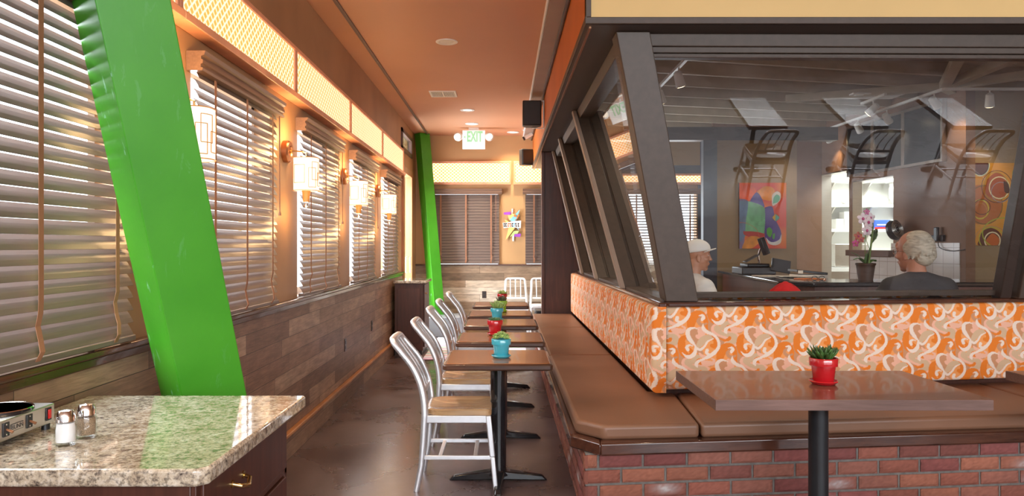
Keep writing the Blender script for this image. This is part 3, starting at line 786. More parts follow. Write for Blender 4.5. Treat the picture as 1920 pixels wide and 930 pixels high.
# ================================================================ SCONCES
def sconce():
    t = thing('wall_sconce', 'x', 'wall lamp', (0, 0, 0), group='lit sconces between the left windows')
    RY = Matrix.Rotation(PI / 2, 4, 'Y')
    m = MB(); m.lathe([(.075, 0), (.075, .035), (.066, .045), (.04, .045), (.036, .038)], 36, M=RY); m.build('wall_mount', 'copper', t, world=False, smooth='auto')
    m = MB(); m.tube([(.03, 0, .0), (.06, .0, .005), (.12, -.0, .0), (.15, 0, -.01), (.15, 0, -.06)], .006, 8); m.lathe([(.012, 0), (.012, .02)], 12, M=Matrix.Translation((.035, 0, 0)) @ RY)
    m.build('arm', 'brass', t, world=False, smooth='auto')
    m = MB(); R = .082; z0, z1 = -.265, -.045
    n = 40; pr = lambda k, rr: (.15 + rr * math.copysign(abs(math.cos(k)) ** .8, math.cos(k)), rr * math.copysign(abs(math.sin(k)) ** .8, math.sin(k)))
    vs = []; fs = []
    for z in (z0, z1):
        for i in range(n): x, y = pr(2 * PI * i / n, R); vs.append((x, y, z))
    for i in range(n): fs.append((i, (i + 1) % n, n + (i + 1) % n, n + i))
    fs.append(tuple(range(n, 2 * n))); fs.append(tuple(range(n))[::-1])
    m.add(vs, fs); m.build('lamp_shade', 'shade_glow', t, world=False)
    m = MB()
    for z in (z0, z1):
        m.tube([(*pr(2 * PI * i / 36, R + .002), z) for i in range(37)], .0025, 6, cap=False)
    rnd = random.Random(3)
    for a0, a1, h0, h1 in ((-1.2, -.5, .02, .15), (-.9, -.1, .07, .19), (-.2, .6, .03, .12), (.4, 1.3, .09, .20), (1.6, 2.5, .03, .16), (2.7, 3.6, .08, .19), (-2.4, -1.5, .05, .17)):
        pts = []
        for s in range(9): pts.append((a0 + (a1 - a0) * s / 8, h0))
        for s in range(5): pts.append((a1, h0 + (h1 - h0) * s / 4))
        for s in range(9): pts.append((a1 + (a0 - a1) * s / 8, h1))
        for s in range(5): pts.append((a0, h1 + (h0 - h1) * s / 4))
        m.tube([(*pr(a, R + .0015), z0 + h) for a, h in pts], .0019, 5, cap=False)
    m.build('shade_wire', 'amber_wood', t, world=False)
    m = MB(); m.lathe([(.030, 0), (.027, -.02), (.023, -.05), (.021, -.075)], 20, (.15, 0, z0)); m.build('finial', 'amber_wood', t, world=False, smooth='auto')
    m = MB(); m.lathe([(.022, 0), (.026, -.003), (.022, -.006)], 16, (.15, 0, z0 - .075)); m.ell((.15, 0, z0 - .098), (.014, .014, .014)); m.ell((.15, 0, z0 - .117), (.006, .006, .006))
    m.build('finial_ball', 'chrome', t, world=False, smooth='auto')
    return t
sc = sconce(); MZ = 2.045
sy = [3.23, 5.06, 6.89, 8.72]
sl = ['lit cream sconce partly hidden behind the near green column', 'lit cream sconce in front of the blind, second from the near green column', 'lit cream sconce, third from the near green column', 'farthest lit cream sconce on the window wall']
for i, y in enumerate(sy):
    o = sc if i == 0 else dup(sc)
    o.location = (XL, y, MZ + .02); o['label'] = sl[i]; o.rotation_euler = (0, 0, -.0)
    lamp('sconce_bulb_light', 'POINT', (XL + .15, y, MZ + .13), 6, (1, .62, .28), size=.05)
    lamp('sconce_bulb_light', 'POINT', (XL + .15, y, MZ - .40), 3, (1, .62, .28), size=.05)

# ================================================================ COUNTER WITH GRANITE TOP
m = MB(); m.prism([(XL + .005, 1.60), (-.705, 1.60), (-.69, 1.725), (-.69, 2.585), (XL + .005, 2.585)][0:0] or [(XL + .052, 1.73), (-.715, 1.73), (-.690, 1.755), (-.687, 2.59), (XL + .052, 2.59)], .868, .91)
t = tag(m.build('granite_counter', 'granite', bevel=.008, seg=3), 'speckled granite countertop with rounded edge under the coffee warmer', 'countertop')
cb = thing('cabinet', 'dark wood cabinet with drawers under the near granite countertop', 'cabinet', (-1.08, 2.2, 0))
MB().box(XL + .055, -.755, 1.80, 2.55, .08, .868).box(XL + .055, -.79, 1.83, 2.53, 0, .08).build('body', 'dark_cabinet', cb, bevel=.003)
m = MB()
for y0, y1 in ((1.80, 1.825), (2.525, 2.55)): m.box(-.755, -.742, y0, y1, .08, .868)
m.box(-.755, -.742, 1.80, 2.55, .655, .675)
m.build('face_frame', 'moulding_lit_wood' if 0 else 'dark_cabinet', cb, bevel=.002)
dr = MB().box(-.755, -.735, 1.83, 2.52, .68, .855).build('drawer', 'dark_cabinet', cb, bevel=.003)
def handle(parent, x, y, z, L=.085):
    m = MB(); m.tube([(x, y - L / 2, z + .01), (x + .022, y - L / 2 + .006, z + .004), (x + .03, y, z - .006), (x + .022, y + L / 2 - .006, z + .004), (x, y + L / 2, z + .01)], [.006, .006, .0075, .006, .006], 10)
    m.lathe([(.011, 0), (.011, .004)], 14, M=Matrix.Translation((x, y - L / 2, z + .01)) @ Matrix.Rotation(PI / 2, 4, 'Y')); m.lathe([(.011, 0), (.011, .004)], 14, M=Matrix.Translation((x, y + L / 2, z + .01)) @ Matrix.Rotation(PI / 2, 4, 'Y'))
    m.build('handle', 'brass', parent, smooth='auto')
handle(dr, -.735, 2.06, .775)
dr = MB().box(-.755, -.735, 1.83, 2.52, .40, .65).build('drawer', 'dark_cabinet', cb, bevel=.003); handle(dr, -.735, 2.06, .53)
dr = MB().box(-.755, -.735, 1.83, 2.52, .10, .38).build('drawer', 'dark_cabinet', cb, bevel=.003); handle(dr, -.735, 2.06, .25)

# coffee warmer
wz = .91
cw = thing('coffee_warmer', 'stainless coffee pot warmer with rocker switches, on the granite counter', 'coffee warmer', (-1.37, 1.98, wz))
wx0, wx1, wy0, wy1 = -1.425, -1.285, 1.76, 2.135
MB().box(wx0 - .0, wx1, wy0, wy1, wz + .016, wz + .07).build('housing', 'steel_brushed', cw, bevel=.003)
for x in (wx0 + .03, wx1 - .012):
    for y in (wy0 + .03, wy1 - .022): MB().lathe([(.011, 0), (.011, .018)], 14, (x, y, wz)).build('foot', 'black_plastic', cw)
for y in (2.02, 1.835):
    m = MB(); m.lathe([(.078, .07), (.080, .074), (.078, .080), (.072, .078), (.066, .074), (.03, .074), (.001, .074)], 48, (wx0 + .062, y, wz)); m.build('warming_plate', 'black_metal', cw, smooth='auto')
    m = MB(); m.lathe([(.0795, .0795), (.0775, .0815), (.074, .0795)], 48, (wx0 + .062, y, wz)); m.build('plate_rim', 'chrome', cw, smooth='auto')
def switch(y, red=False):
    s = MB().box(wx1, wx1 + .003, y - .012, y + .012, wz + .027, wz + .063).build('switch', 'black_plastic', cw, bevel=.001)
    if red: MB().box(wx1 + .003, wx1 + .006, y - .006, y + .006, wz + .032, wz + .058).build('pilot_light', 'plastic_red', s, bevel=.001)
    else:
        MB().tube([(wx1 + .002, y, wz + .045), (wx1 + .018, y + .002, wz + .038)], [.003, .004], 10).build('toggle', 'copper', s)
        m = MB()
        for dz in (-.013, .013): m.ell((wx1 + .003, y, wz + .045 + dz), (.0018, .0025, .0025), 8)
        m.build('screw', 'chrome', s)
switch(2.105, True); switch(2.020); switch(1.925)
pl = MB().box(wx1, wx1 + .0012, 1.945, 1.995, wz + .034, wz + .053).build('name_plate', 'black_plastic', cw)
MB().box(wx1 + .0012, wx1 + .0016, 1.9465, 1.9935, wz + .0355, wz + .0515).build('plate_face', 'steel_brushed', pl)
Mt = Matrix.Translation((.0018, 1.970 - 1.98, .0435)) @ Matrix.Rotation(PI / 2, 4, 'Z') @ Matrix.Rotation(PI / 2, 4, 'X')
tt = text_mesh('lettering', 'BUNN', .0165, 'black_plastic', None, Matrix.Translation((0, 0, 0)), .0003)
tt.data.transform(Matrix.Rotation(PI / 2, 4, 'Z') @ Matrix.Rotation(PI / 2, 4, 'X')); tt.data.transform(Matrix.Translation((wx1 + .0018 + 1.37, 1.970 - 1.98, wz + .0435 - wz))); tt.parent = pl

# shakers
def shaker(label, x, y, fill, fz):
    t = thing('salt_shaker' if fill == 'salt' else 'pepper_shaker', label, 'shaker', (x, y, .91))
    m = MB(); m.lathe([(.001, .001), (.024, .001), (.0265, .005), (.0265, .05), (.023, .062), (.0215, .066), (.0200, .066), (.0215, .058), (.0235, .048), (.0235, .010), (.001, .009)], 24)
    m.build('glass_jar', 'clear_glass', t, world=False, smooth=True)
    MB().lathe([(.001, .0095), (.0228, .0105), (.0228, fz * .7), (.0205, fz), (.001, fz)], 24).build('filling', fill, t, world=False, smooth='auto')
    MB().lathe([(.0235, .062), (.0225, .075), (.0195, .086), (.017, .090), (.001, .0925)], 28).build('metal_cap', 'chrome', t, world=False, smooth='auto')
    return t
shaker('glass shaker filled with white salt, nearer of the two on the granite', -1.142, 1.945, 'salt', .058)
shaker('glass pepper shaker with brown grains, behind the salt shaker', -1.130, 2.02, 'pepper', .056)

# far cabinet with granite top
fc = thing('cabinet', 'tall dark wood cabinet against the window wall past the aisle', 'cabinet', (-1.27, 10, 0))
MB().box(XL + .065, -1.055, 9.72, 10.38, .06, .935).build('body', 'dark_cabinet', fc, bevel=.004)
MB().box(XL + .065, -1.07, 9.74, 10.36, 0, .06).build('plinth', 'dark_brown', fc)
m = MB(); m.box(XL + .10, -1.09, 9.705, 9.72, .16, .87); m.build('side_panel', 'dark_cabinet', fc, bevel=.003)
dd = MB().box(-1.055, -1.037, 9.76, 10.34, .1, .92).build('cabinet_door', 'dark_cabinet', fc, bevel=.004)
MB().lathe([(.006, 0), (.006, .014), (.015, .018), (.015, .026), (.001, .03)], 16, M=Matrix.Translation((-1.037, 9.82, .80)) @ Matrix.Rotation(PI / 2, 4, 'Y')).build('knob', 'copper', dd, smooth='auto')
MB().box(XL + .055, -1.01, 9.68, 10.42, .935, .972).build('countertop', 'granite', fc, bevel=.006)

# outlets
def outlet(label, loc, rz):
    t = thing('power_outlet', label, 'outlet', loc, rz)
    MB().box(-.036, .036, -.006, 0, -.058, .058).build('cover_plate', 'dark_brown', t, world=False, bevel=.002)
    m = MB()
    for z in (-.024, .024): m.box(-.016, .016, -.009, -.006, z - .014, z + .014)
    m.build('socket_face', 'black_plastic', t, world=False, bevel=.002)
outlet('dark wall outlet on the planks, nearer of the two below the left windows', (XL + .022, 6.90, .51), PI / 2)
outlet('dark wall outlet on the planks, farther of the two below the left windows', (XL + .022, 8.28, .54), PI / 2)
outlet('dark outlet on the pale planks of the back wall', ((908 - CX) / 111.1, YB - .022, .60), 0)

# ================================================================ CHAIRS
def alu_chair(matn='aluminium', seatm='seat_wood'):
    t = thing('dining_chair', 'x', 'chair')
    # seat
    n = 20; out = []
    hw, hd = .195, .195
    for i in range(n):
        a = 2 * PI * i / n
        e = 5 if math.cos(a) > 0 else 3.2
        c, s = math.cos(a), math.sin(a)
        out.append((hd * math.copysign(abs(c) ** (2 / e), c), hw * math.copysign(abs(s) ** (2 / e), s)))
    out = []
    def arc(cx, cy, r, a0, a1, k=6): return [(cx + r * math.cos(a0 + (a1 - a0) * i / k), cy + r * math.sin(a0 + (a1 - a0) * i / k)) for i in range(k + 1)]
    out = arc(.165, -.165, .035, -PI / 2, 0, 4) + arc(.165, .165, .035, 0, PI / 2, 4) + arc(-.09, .095, .10, PI / 2, PI, 7) + arc(-.09, -.095, .10, PI, 1.5 * PI, 7)
    m = MB(); vs = []; fs = []; k = len(out)
    rings = [(1, .442), (1, .470), (.97, .476), (.82, .472), (.5, .463), (.2, .462)]
    for sc_, z in rings: vs += [(x * sc_, y * sc_, z) for x, y in out]
    for r in range(len(rings) - 1): fs += [(r * k + i, r * k + (i + 1) % k, (r + 1) * k + (i + 1) % k, (r + 1) * k + i) for i in range(k)]
    fs += [tuple(range(k))[::-1], tuple(range((len(rings) - 1) * k, len(rings) * k))]
    m.add(vs, fs); m.build('seat', seatm, t, world=False, smooth='auto')
    # apron
    m = MB()
    for s in (-1, 1): m.beam((-.185, s * .185, .418), (.185, s * .185, .418), .022, .045)
    m.beam((.178, -.185, .418), (.178, .185, .418), .022, .045); m.beam((-.182, -.185, .418), (-.182, .185, .418), .022, .045)
    m.build('seat_frame', matn, t, world=False, bevel=.005)
    for s in (-1, 1):
        m = MB(); m.beam((.180, s * .187, .44), (.205, s * .190, .20), .032, .026); m.beam((.205, s * .190, .20), (.225, s * .195, .0), .028, .024)
        m.build('leg', matn, t, world=False, bevel=.006)
        m = MB(); pts = [(-.188, s * .187, .44), (-.196, s * .188, .30), (-.208, s * .190, .15), (-.238, s * .195, .0)]
        m.tube(pts, [.023, .022, .020, .018], 12, flat=.78); m.build('leg', matn, t, world=False, smooth='auto')
    # back loop
    prof = [(-.188, .43), (-.193, .52), (-.215, .62), (-.262, .72), (-.325, .80), (-.362, .845)]
    def yw(z): return .187 - .03 * max(0, (z - .45) / .42)
    left = [(x, -yw(z), z) for x, z in prof]; right = [(x, yw(z), z) for x, z in prof[::-1]]
    top = [(-.380, -.135, .872), (-.384, -.09, .876), (-.384, 0, .878), (-.384, .09, .876), (-.380, .135, .872)]
    m = MB(); m.tube(smooth3(left + top + right), .023, 12, flat=.78); m.build('back_frame', matn, t, world=False, smooth='auto')
    m = MB(); m.beam((-.203, -.18, .565), (-.203, .18, .565), .018, .03)
    m.build('crossbar', matn, t, world=False, bevel=.004)
    for s in (-.085, 0, .085):
        m = MB(); m.tube(smooth3([(-.203, s, .57), (-.225, s, .64), (-.268, s, .72), (-.325, s, .80), (-.375, s, .87)]), .010, 8, flat=.6); m.build('back_slat', matn, t, world=False, smooth='auto')
    for s in (-1, 1):
        MB().beam((-.205, s * .189, .195), (.205, s * .189, .195), .014, .024).build('stretcher', matn, t, world=False, bevel=.003)
    for x in (-.10, .105):
        MB().beam((x, -.186, .195), (x, .186, .195), .024, .014).build('cross_stretcher', matn, t, world=False, bevel=.003)
    return t
def smooth3(pts, k=4):
    p = np.array([list(q) for q in pts], float); out = []
    n = len(p)
    for i in range(n - 1):
        p0, p1, p2, p3 = p[max(i - 1, 0)], p[i], p[i + 1], p[min(i + 2, n - 1)]
        for t in np.linspace(0, 1, k, endpoint=False):
            out.append(.5 * ((2 * p1) + (-p0 + p2) * t + (2 * p0 - 5 * p1 + 4 * p2 - p3) * t * t + (-p0 + 3 * p1 - 3 * p2 + p3) * t ** 3))
    out.append(p[-1]); return [tuple(q) for q in out]
TY = [4.26, 5.24, 6.30, 7.20, 8.36]      # near edge of each two-seat table
ch = alu_chair()
cl = ['nearest brushed aluminium chair with wooden seat, at the table with the nearest turquoise pot', 'second nearest aluminium chair, its wooden seat at the red-potted table', 'middle aluminium chair of the five in the aisle row', 'fourth aluminium chair of the aisle row, second from the far end', 'farthest aluminium chair of the aisle row, angled by the far green column']
for i in range(5):
    o = ch if i == 0 else dup(ch)
    o.location = (-.272 + (.012 if i == 4 else 0), TY[i] + .275, 0); o['label'] = cl[i]; o['group'] = 'aluminium chairs along the aisle tables'
wc = dup(ch, (.19, 12.05, 0), -PI / 2, 'white slat-back chair against the back wall, left of the two', 'white chairs by the back wall', {'aluminium': 'white_metal', 'seat_wood': 'white_metal'})
for c_ in wc.children: pass
dup(wc, (.62, 12.05, 0), -PI / 2, 'white slat-back chair at the back wall holding a tan paper bag, beside the dark partition', 'white chairs by the back wall')
bc = dup(ch, (.66, 11.1, 0), PI, 'black chair peeking out behind the dark wood partition', 'black chair', {'aluminium': 'black_satin', 'seat_wood': 'black_satin'})
tag(bx('paper_bag', 'kraft', .60, .80, 12.0, 12.08, .478, .85, bevel=.004), 'tan paper bag standing on the white chair seat beside the partition', 'bag')

# ================================================================ TWO-SEAT TABLES
def two_top():
    t = thing('cafe_table', 'x', 'table')
    n = []
    def rr(w, d, r, k=5):
        o = []
        for cx, cy, a in ((w - r, -d + r, -PI / 2), (w - r, d - r, 0), (-w + r, d - r, PI / 2), (-w + r, -d + r, PI)):
            o += [(cx + r * math.cos(a + PI / 2 * i / k), cy + r * math.sin(a + PI / 2 * i / k)) for i in range(k + 1)]
        return o
    MB().prism(rr(.300, .280, .02), .712, .752).build('tabletop', 'table_wood', t, world=False, bevel=.004)
    o1, o2 = rr(.318, .298, .03), rr(.299, .279, .02)
    m = MB(); k = len(o1); z = [(o1, .716), (o1, .744), (o2, .7515), (o2, .709)]
    vs = []
    for q, zz in z: vs += [(x, y, zz) for x, y in q]
    m.add(vs, [(a * k + i, a * k + (i + 1) % k, ((a + 1) % 4) * k + (i + 1) % k, ((a + 1) % 4) * k + i) for a in range(4) for i in range(k)])
    m.build('edge_band', 'table_edge', t, world=False, bevel=.005)
    MB().box(-.15, .15, -.15, .15, .700, .711).build('mounting_plate', 'black_metal', t, world=False, bevel=.003)
    MB().lathe([(.070, .035), (.062, .05), (.048, .065), (.048, .70)], 32).build('pedestal', 'black_metal', t, world=False, smooth='auto')
    for a in range(4):
        M = Matrix.Rotation(a * PI / 2, 4, 'Z'); m = MB()
        L = .30
        p = [M @ Vector(v) for v in [(.0, -.045, .012), (L, -.022, .0), (L, .022, .0), (.0, .045, .012), (.0, -.042, .065), (L - .03, -.016, .030), (L - .03, .016, .030), (.0, .042, .065)]]
        m.hexa(p); m.build('foot', 'black_metal', t, world=False, bevel=.007, seg=3)
    return t
tb = two_top()
tl = ['nearest small square wooden table with the turquoise succulent pot', 'second small wooden table, carrying the red pot nearest the camera in the aisle row', 'third small wooden table, carrying the farther turquoise pot', 'fourth small wooden table, carrying the lime green pot', 'farthest small wooden table in the row, carrying the farther red pot']
for i in range(5):
    o = tb if i == 0 else dup(tb)
    o.location = (-.035 + (.01 if i in (1, 2) else 0), TY[i] + .30, 0); o['label'] = tl[i]; o['group'] = 'small tables along the booth'
tag(bx('concrete_plinth', 'grey_top', -1.30, -.62, 11.62, 12.35, 0, .31, bevel=.012), 'low grey concrete plinth at the foot of the far green column', 'plinth')

# ================================================================ POTS WITH SUCCULENTS
def leafy(kind, R, Ht, n, mat, parent, seed):
    rnd = random.Random(seed); m = MB()
    def leaf(base, d, L, w, th):
        d = d.normalized(); s = d.cross(Vector((0, 0, 1))); s = s.normalized() if s.length > .01 else Vector((1, 0, 0)); u = s.cross(d)
        prof = [(0, .35), (.3, .85), (.6, 1.0), (.85, .6), (1.0, .05)]; vs = []
        for tt_, ww in prof:
            c = base + d * L * tt_ + u * L * .12 * tt_ * tt_
            vs += [c + s * w * ww, c + u * th * ww, c - s * w * ww, c - u * th * ww]
        fs = [(i * 4 + k, i * 4 + (k + 1) % 4, (i + 1) * 4 + (k + 1) % 4, (i + 1) * 4 + k) for i in range(4) for k in range(4)] + [(3, 2, 1, 0), (16, 17, 18, 19)]
        m.add(vs, fs)
    if kind == 'rosette':
        for cx, cy, cz, r in [(0, 0, Ht * .35, .034), (.026, .018, Ht * .22, .026), (-.028, .010, Ht * .24, .026), (.008, -.03, Ht * .2, .026), (-.012, .03, Ht * .22, .024), (.034, -.018, Ht * .1, .02), (-.032, -.022, Ht * .12, .022)]:
            for ring in range(4):
                k = 7 - ring; el = .15 + ring * .38
                for i in range(k):
                    a = 2 * PI * (i + ring * .5) / k + rnd.random() * .2
                    d = Vector((math.cos(a) * math.cos(el), math.sin(a) * math.cos(el), math.sin(el)))
                    leaf(Vector((cx, cy, cz)) + d * .003, d, r * (1.05 - ring * .12), r * .27, r * .12)
    else:
        for i in range(n):
            a = rnd.random() * 2 * PI; rr = R * .75 * math.sqrt(rnd.random()); el = PI / 2 - (rr / R) * 1.15 + rnd.uniform(-.25, .25)
            d = Vector((math.cos(a) * math.cos(el), math.sin(a) * math.cos(el), math.sin(el)))
            L = Ht * rnd.uniform(.65, 1.05); w = {'spiky': .0065, 'fine': .0032, 'jade': .0098}[kind]
            leaf(Vector((rr * math.cos(a) * .7, rr * math.sin(a) * .7, -.004)), d, L, w, w * .45)
    o = m.build('succulent', mat, parent, world=False, smooth=True); o.location = (0, 0, .108)
    return o
def pot(x, y, z, mat, label, kind, leafm, seed, Ht=.06, n=90, s=1.0):
    t = thing('potted_succulent', label, 'potted plant', (x, y, z)); t.scale = (s, s, s)
    MB().lathe([(.001, 0), (.044, 0), (.050, .004), (.060, .014), (.058, .018), (.050, .012), (.001, .012)], 36).build('saucer', mat, t, world=False, smooth='auto')
    MB().lathe([(.001, .010), (.040, .010), (.043, .014), (.050, .080), (.0585, .081), (.060, .112), (.058, .115), (.054, .115), (.052, .104), (.001, .104)], 40).build('pot', mat, t, world=False, smooth='auto')
    MB().lathe([(.001, .106), (.052, .105)], 24).build('soil', 'soil', t, world=False)
    leafy(kind, .055, Ht, n, leafm, t, seed); return t
ZT = .752
pot(-.017, TY[0] + .25, ZT, 'blue_ceramic', 'nearest turquoise pot with pale green rosette succulent on the first small table', 'rosette', 'leaf_pale', 1, .075)
pot(-.068, TY[1] + .40, ZT, 'red_ceramic', 'red pot with low grey-green succulent on the second small table', 'fine', 'leaf_sage', 2, .035, 160)
pot(-.063, TY[2] + .42, ZT, 'blue_ceramic', 'farther turquoise pot with spiky green plant on the third small table', 'spiky', 'leaf_pale', 3, .085, 70)
pot(-.025, TY[3] + .40, ZT, 'lime_ceramic', 'lime green pot with dark purple-green plant on the fourth small table', 'spiky', 'leaf_purple', 4, .065, 60)
pot(-.02, TY[4] + .35, ZT, 'red_ceramic', 'red pot with light green plant on the farthest small table', 'spiky', 'leaf_pale', 5, .055, 60)

# ================================================================ LONG TABLES AT THE FRONT BOOTH
def long_table(label, x0, x1, y0, y1):
    cx, cy = (x0 + x1) / 2, (y0 + y1) / 2; t = thing('dining_table', label, 'table', (cx, cy, 0), group='long tables at the booth'); w, d = (x1 - x0) / 2, (y1 - y0) / 2
    MB().box(-w + .001, w - .001, -d + .001, d - .001, .7012, .75).build('tabletop', 'long_table', t, world=False, bevel=.0015)
    m = MB(); m.box(-w, w, -d, -d + .002, .7015, .7488).box(-w, w, d - .002, d, .7015, .7488).box(-w, -w + .002, -d, d, .7015, .7488).box(w - .002, w, -d, d, .7015, .7488).build('edge_band', 'long_table_edge', t, world=False, bevel=.0015)
    MB().box(-.2, .2, -.2, .2, .69, .7015).build('mounting_plate', 'black_satin', t, world=False)
    MB().lathe([(.07, .035), (.047, .055), (.046, .70)], 40).build('pedestal', 'black_satin', t, world=False, smooth='auto')
    for a in range(4):
        M = Matrix.Rotation(a * PI / 2, 4, 'Z'); L = .285
        MB().hexa([M @ Vector(v) for v in [(.0, -.045, .012), (L, -.022, .0), (L, .022, .0), (.0, .045, .012), (.0, -.042, .065), (L - .03, -.016, .030), (L - .03, .016, .030), (.0, .042, .065)]]).build('foot', 'black_satin', t, world=False, bevel=.007)
    return t
lt = long_table('long dark wood table with the red succulent pot, in front of the patterned booth', .932, 2.158, 3.29, 4.05)
lt2 = dup(lt, (2.72 + .613, 3.67, 0), None, 'long dark wood table cut off at the right edge, next along the patterned booth')
pot(1.566, 3.66, .75, 'red_ceramic', 'large red pot with dark jade succulent on the long table', 'jade', 'leaf_dark', 6, .070, 75, 1.13)

# ================================================================ CORNER BOOTH
bt = thing('corner_booth', 'long L-shaped booth with brick base, brown leather seat and orange swirl back', 'booth', (.9, 4.2, 0))
A_, B_, C_, D_ = (.35, 10.25), (.35, 3.985), (.492, 3.81), (3.75, 4.172)
fd = (Vector((D_[0] - C_[0], D_[1] - C_[1], 0))).normalized(); fn = Vector((-fd.y, fd.x, 0))   # front line direction, inward normal
def off(p, a, b): q = Vector((p[0], p[1], 0)) + fd * a + fn * b; return (q.x, q.y)
outer = [A_, B_, C_, D_]
inner = [off(D_, 0, .09), off(C_, .02, .09), (.43, 4.03), (.43, 10.25)]
def seat_rail(z0, z1):
    m = MB(); o = outer; i_ = inner[::-1]
    segs = [(o[0], o[1], i_[1], i_[0]), (o[1], o[2], i_[2], i_[1]), (o[2], o[3], i_[3], i_[2])]
    return segs
for k, (a, b, c, d_) in enumerate(seat_rail(0, 0)):
    m = MB(); m.prism([a, b, c, d_], .352, .418); m.build('seat_rail', ['dark_rail_y', 'dark_rail', 'dark_rail'][k], bt, bevel=.010, seg=3)
m = MB(); m.prism([(.43, 10.25), (.43, 4.03), off(C_, .02, .09), off(D_, 0, .09), (3.75, 5.1), (1.0, 4.75), (1.0, 10.25)], .352, .412); m.build('seat_board', 'dark_cabinet', bt)
# brick base, every brick modelled
def bricks():
    rnd = random.Random(5); L, h, g = .224, .067, .0135
    vs, fs, cs = [], [], []
    def run(org, d, n, length, phase):
        z = .345; row = 0
        while z > 0:
            z1 = z; z0 = max(0, z - h); s = -(phase + (row % 2) * .5) * (L + g) - rnd.random() * .01
            while s < length:
                a, b = max(0, s), min(length, s + L)
                if b - a > .02:
                    kx = .004; c = rnd.choice([(.30, .105, .075), (.33, .115, .08), (.27, .095, .075), (.28, .09, .08), (.32, .125, .09), (.37, .14, .09)])
                    v = rnd.uniform(.74, .98); c = tuple(x * v for x in c); pr = rnd.uniform(-.002, .003)
                    nx, nz = 14, 6; base = len(vs)
                    for iz in range(nz + 1):
                        for ix in range(nx + 1):
                            u = ix / nx; w_ = iz / nz; e = min(u, 1 - u) * (b - a), min(w_, 1 - w_) * (z1 - z0)
                            rnd_e = .005; dep = -(.006 if e[0] < .0008 or e[1] < .0008 else 0) + (-.0018 if min(e) < .012 else 0)
                            j = rnd.uniform(-.0012, .0012)
                            q = org + d * (a + (b - a) * u + (rnd.uniform(-.0012, .0012) if dep < -.003 else 0)) - n * (0 - pr - dep - j) + Vector((0, 0, z0 + (z1 - z0) * w_))
                            vs.append(q); f = rnd.uniform(.86, 1.12)
                            cs.append(tuple(x * f for x in c))
                    for iz in range(nz):
                        for ix in range(nx): k = base + iz * (nx + 1) + ix; fs.append((k, k + 1, k + nx + 2, k + nx + 1))
                    # sides into the mortar
                    bb = len(vs)
                    for (u, zz) in ((a, z0), (b, z0), (b, z1), (a, z1)):
                        for dp in (.006, .02): vs.append(org + d * u - n * dp + Vector((0, 0, zz))); cs.append(tuple(x * .9 for x in c))
                    for r in range(4): k = bb + r * 2; k2 = bb + ((r + 1) % 4) * 2; fs.append((k, k2, k2 + 1, k + 1))
                    # pale efflorescence on a few bricks
                    if rnd.random() < .13:
                        cu, cv = rnd.uniform(.3, .7), rnd.uniform(.3, .7)
                        for iz in range(nz + 1):
                            for ix in range(nx + 1):
                                u = ix / nx - cu; w_ = iz / nz - cv; f = math.exp(-(u * u * 14 + w_ * w_ * 8)) * rnd.uniform(.3, .9)
                                k = base + iz * (nx + 1) + ix; cs[k] = tuple(x * (1 - f) + .55 * f for x in cs[k])
                s += L + g
            z -= h + g; row += 1
    C2 = off(C_, -.075, .05); D2 = off(D_, 0, .05)
    run(Vector((C2[0], C2[1], 0)), fd, -fn, (Vector(D2) - Vector(C2)).length, .62)
    run(Vector((C2[0], C2[1], 0)) , Vector((0, 1, 0)), Vector((-1, 0, 0)), 6.0, .2)
    me = bpy.data.meshes.new('brick_courses'); o_ = parent_loc(bt); me.from_pydata([tuple(v - o_) for v in vs], [], fs)
    ca = me.color_attributes.new('Col', 'FLOAT_COLOR', 'POINT'); arr = np.ones((len(vs), 4), np.float32); arr[:, :3] = np.array(cs); ca.data.foreach_set('color', arr.ravel())
    me.materials.append(MATS['brick']); ob = bpy.data.objects.new('brick_courses', me); COL.objects.link(ob); ob.parent = bt
    mm = MB(); M1, M2 = off(C_, -.064, .0605), off(D_, 0, .0605)
    mm.prism([(M1[0] , 10.2), (M1[0], M1[1]), M2, (3.75, 5.0), (1.0, 4.7), (1.0, 10.2)], 0, .352); mm.build('base_mortar', 'mortar', bt)
bricks()
# seat cushions
def cushion(pts, z0, z1, name='seat_cushion'):
    m = MB(); m.prism(pts, z0, z1); o = m.build(name, 'leather', bt, bevel=.022, seg=4); return o
cushion([(.385, 6.385), (.385, 4.045), (.395, 4.01), off(C_, .03, .065), off(C_, .545, .055), (1.085, 4.76), (.93, 4.8), (.93, 6.385)], .415, .494)
cushion([(.385, 8.55), (.385, 6.395), (.93, 6.395), (.93, 8.55)], .415, .494)
cushion([(.385, 10.24), (.385, 8.56), (.93, 8.56), (.93, 10.24)], .415, .494)
cushion([off(C_, .555, .055), off(C_, 2.75, .055), (3.23, 5.1), (1.097, 4.76)], .415, .494)
cushion([off(C_, 2.76, .055), off(D_, 0, .055), (3.75, 5.15), (3.24, 5.1)], .415, .494)
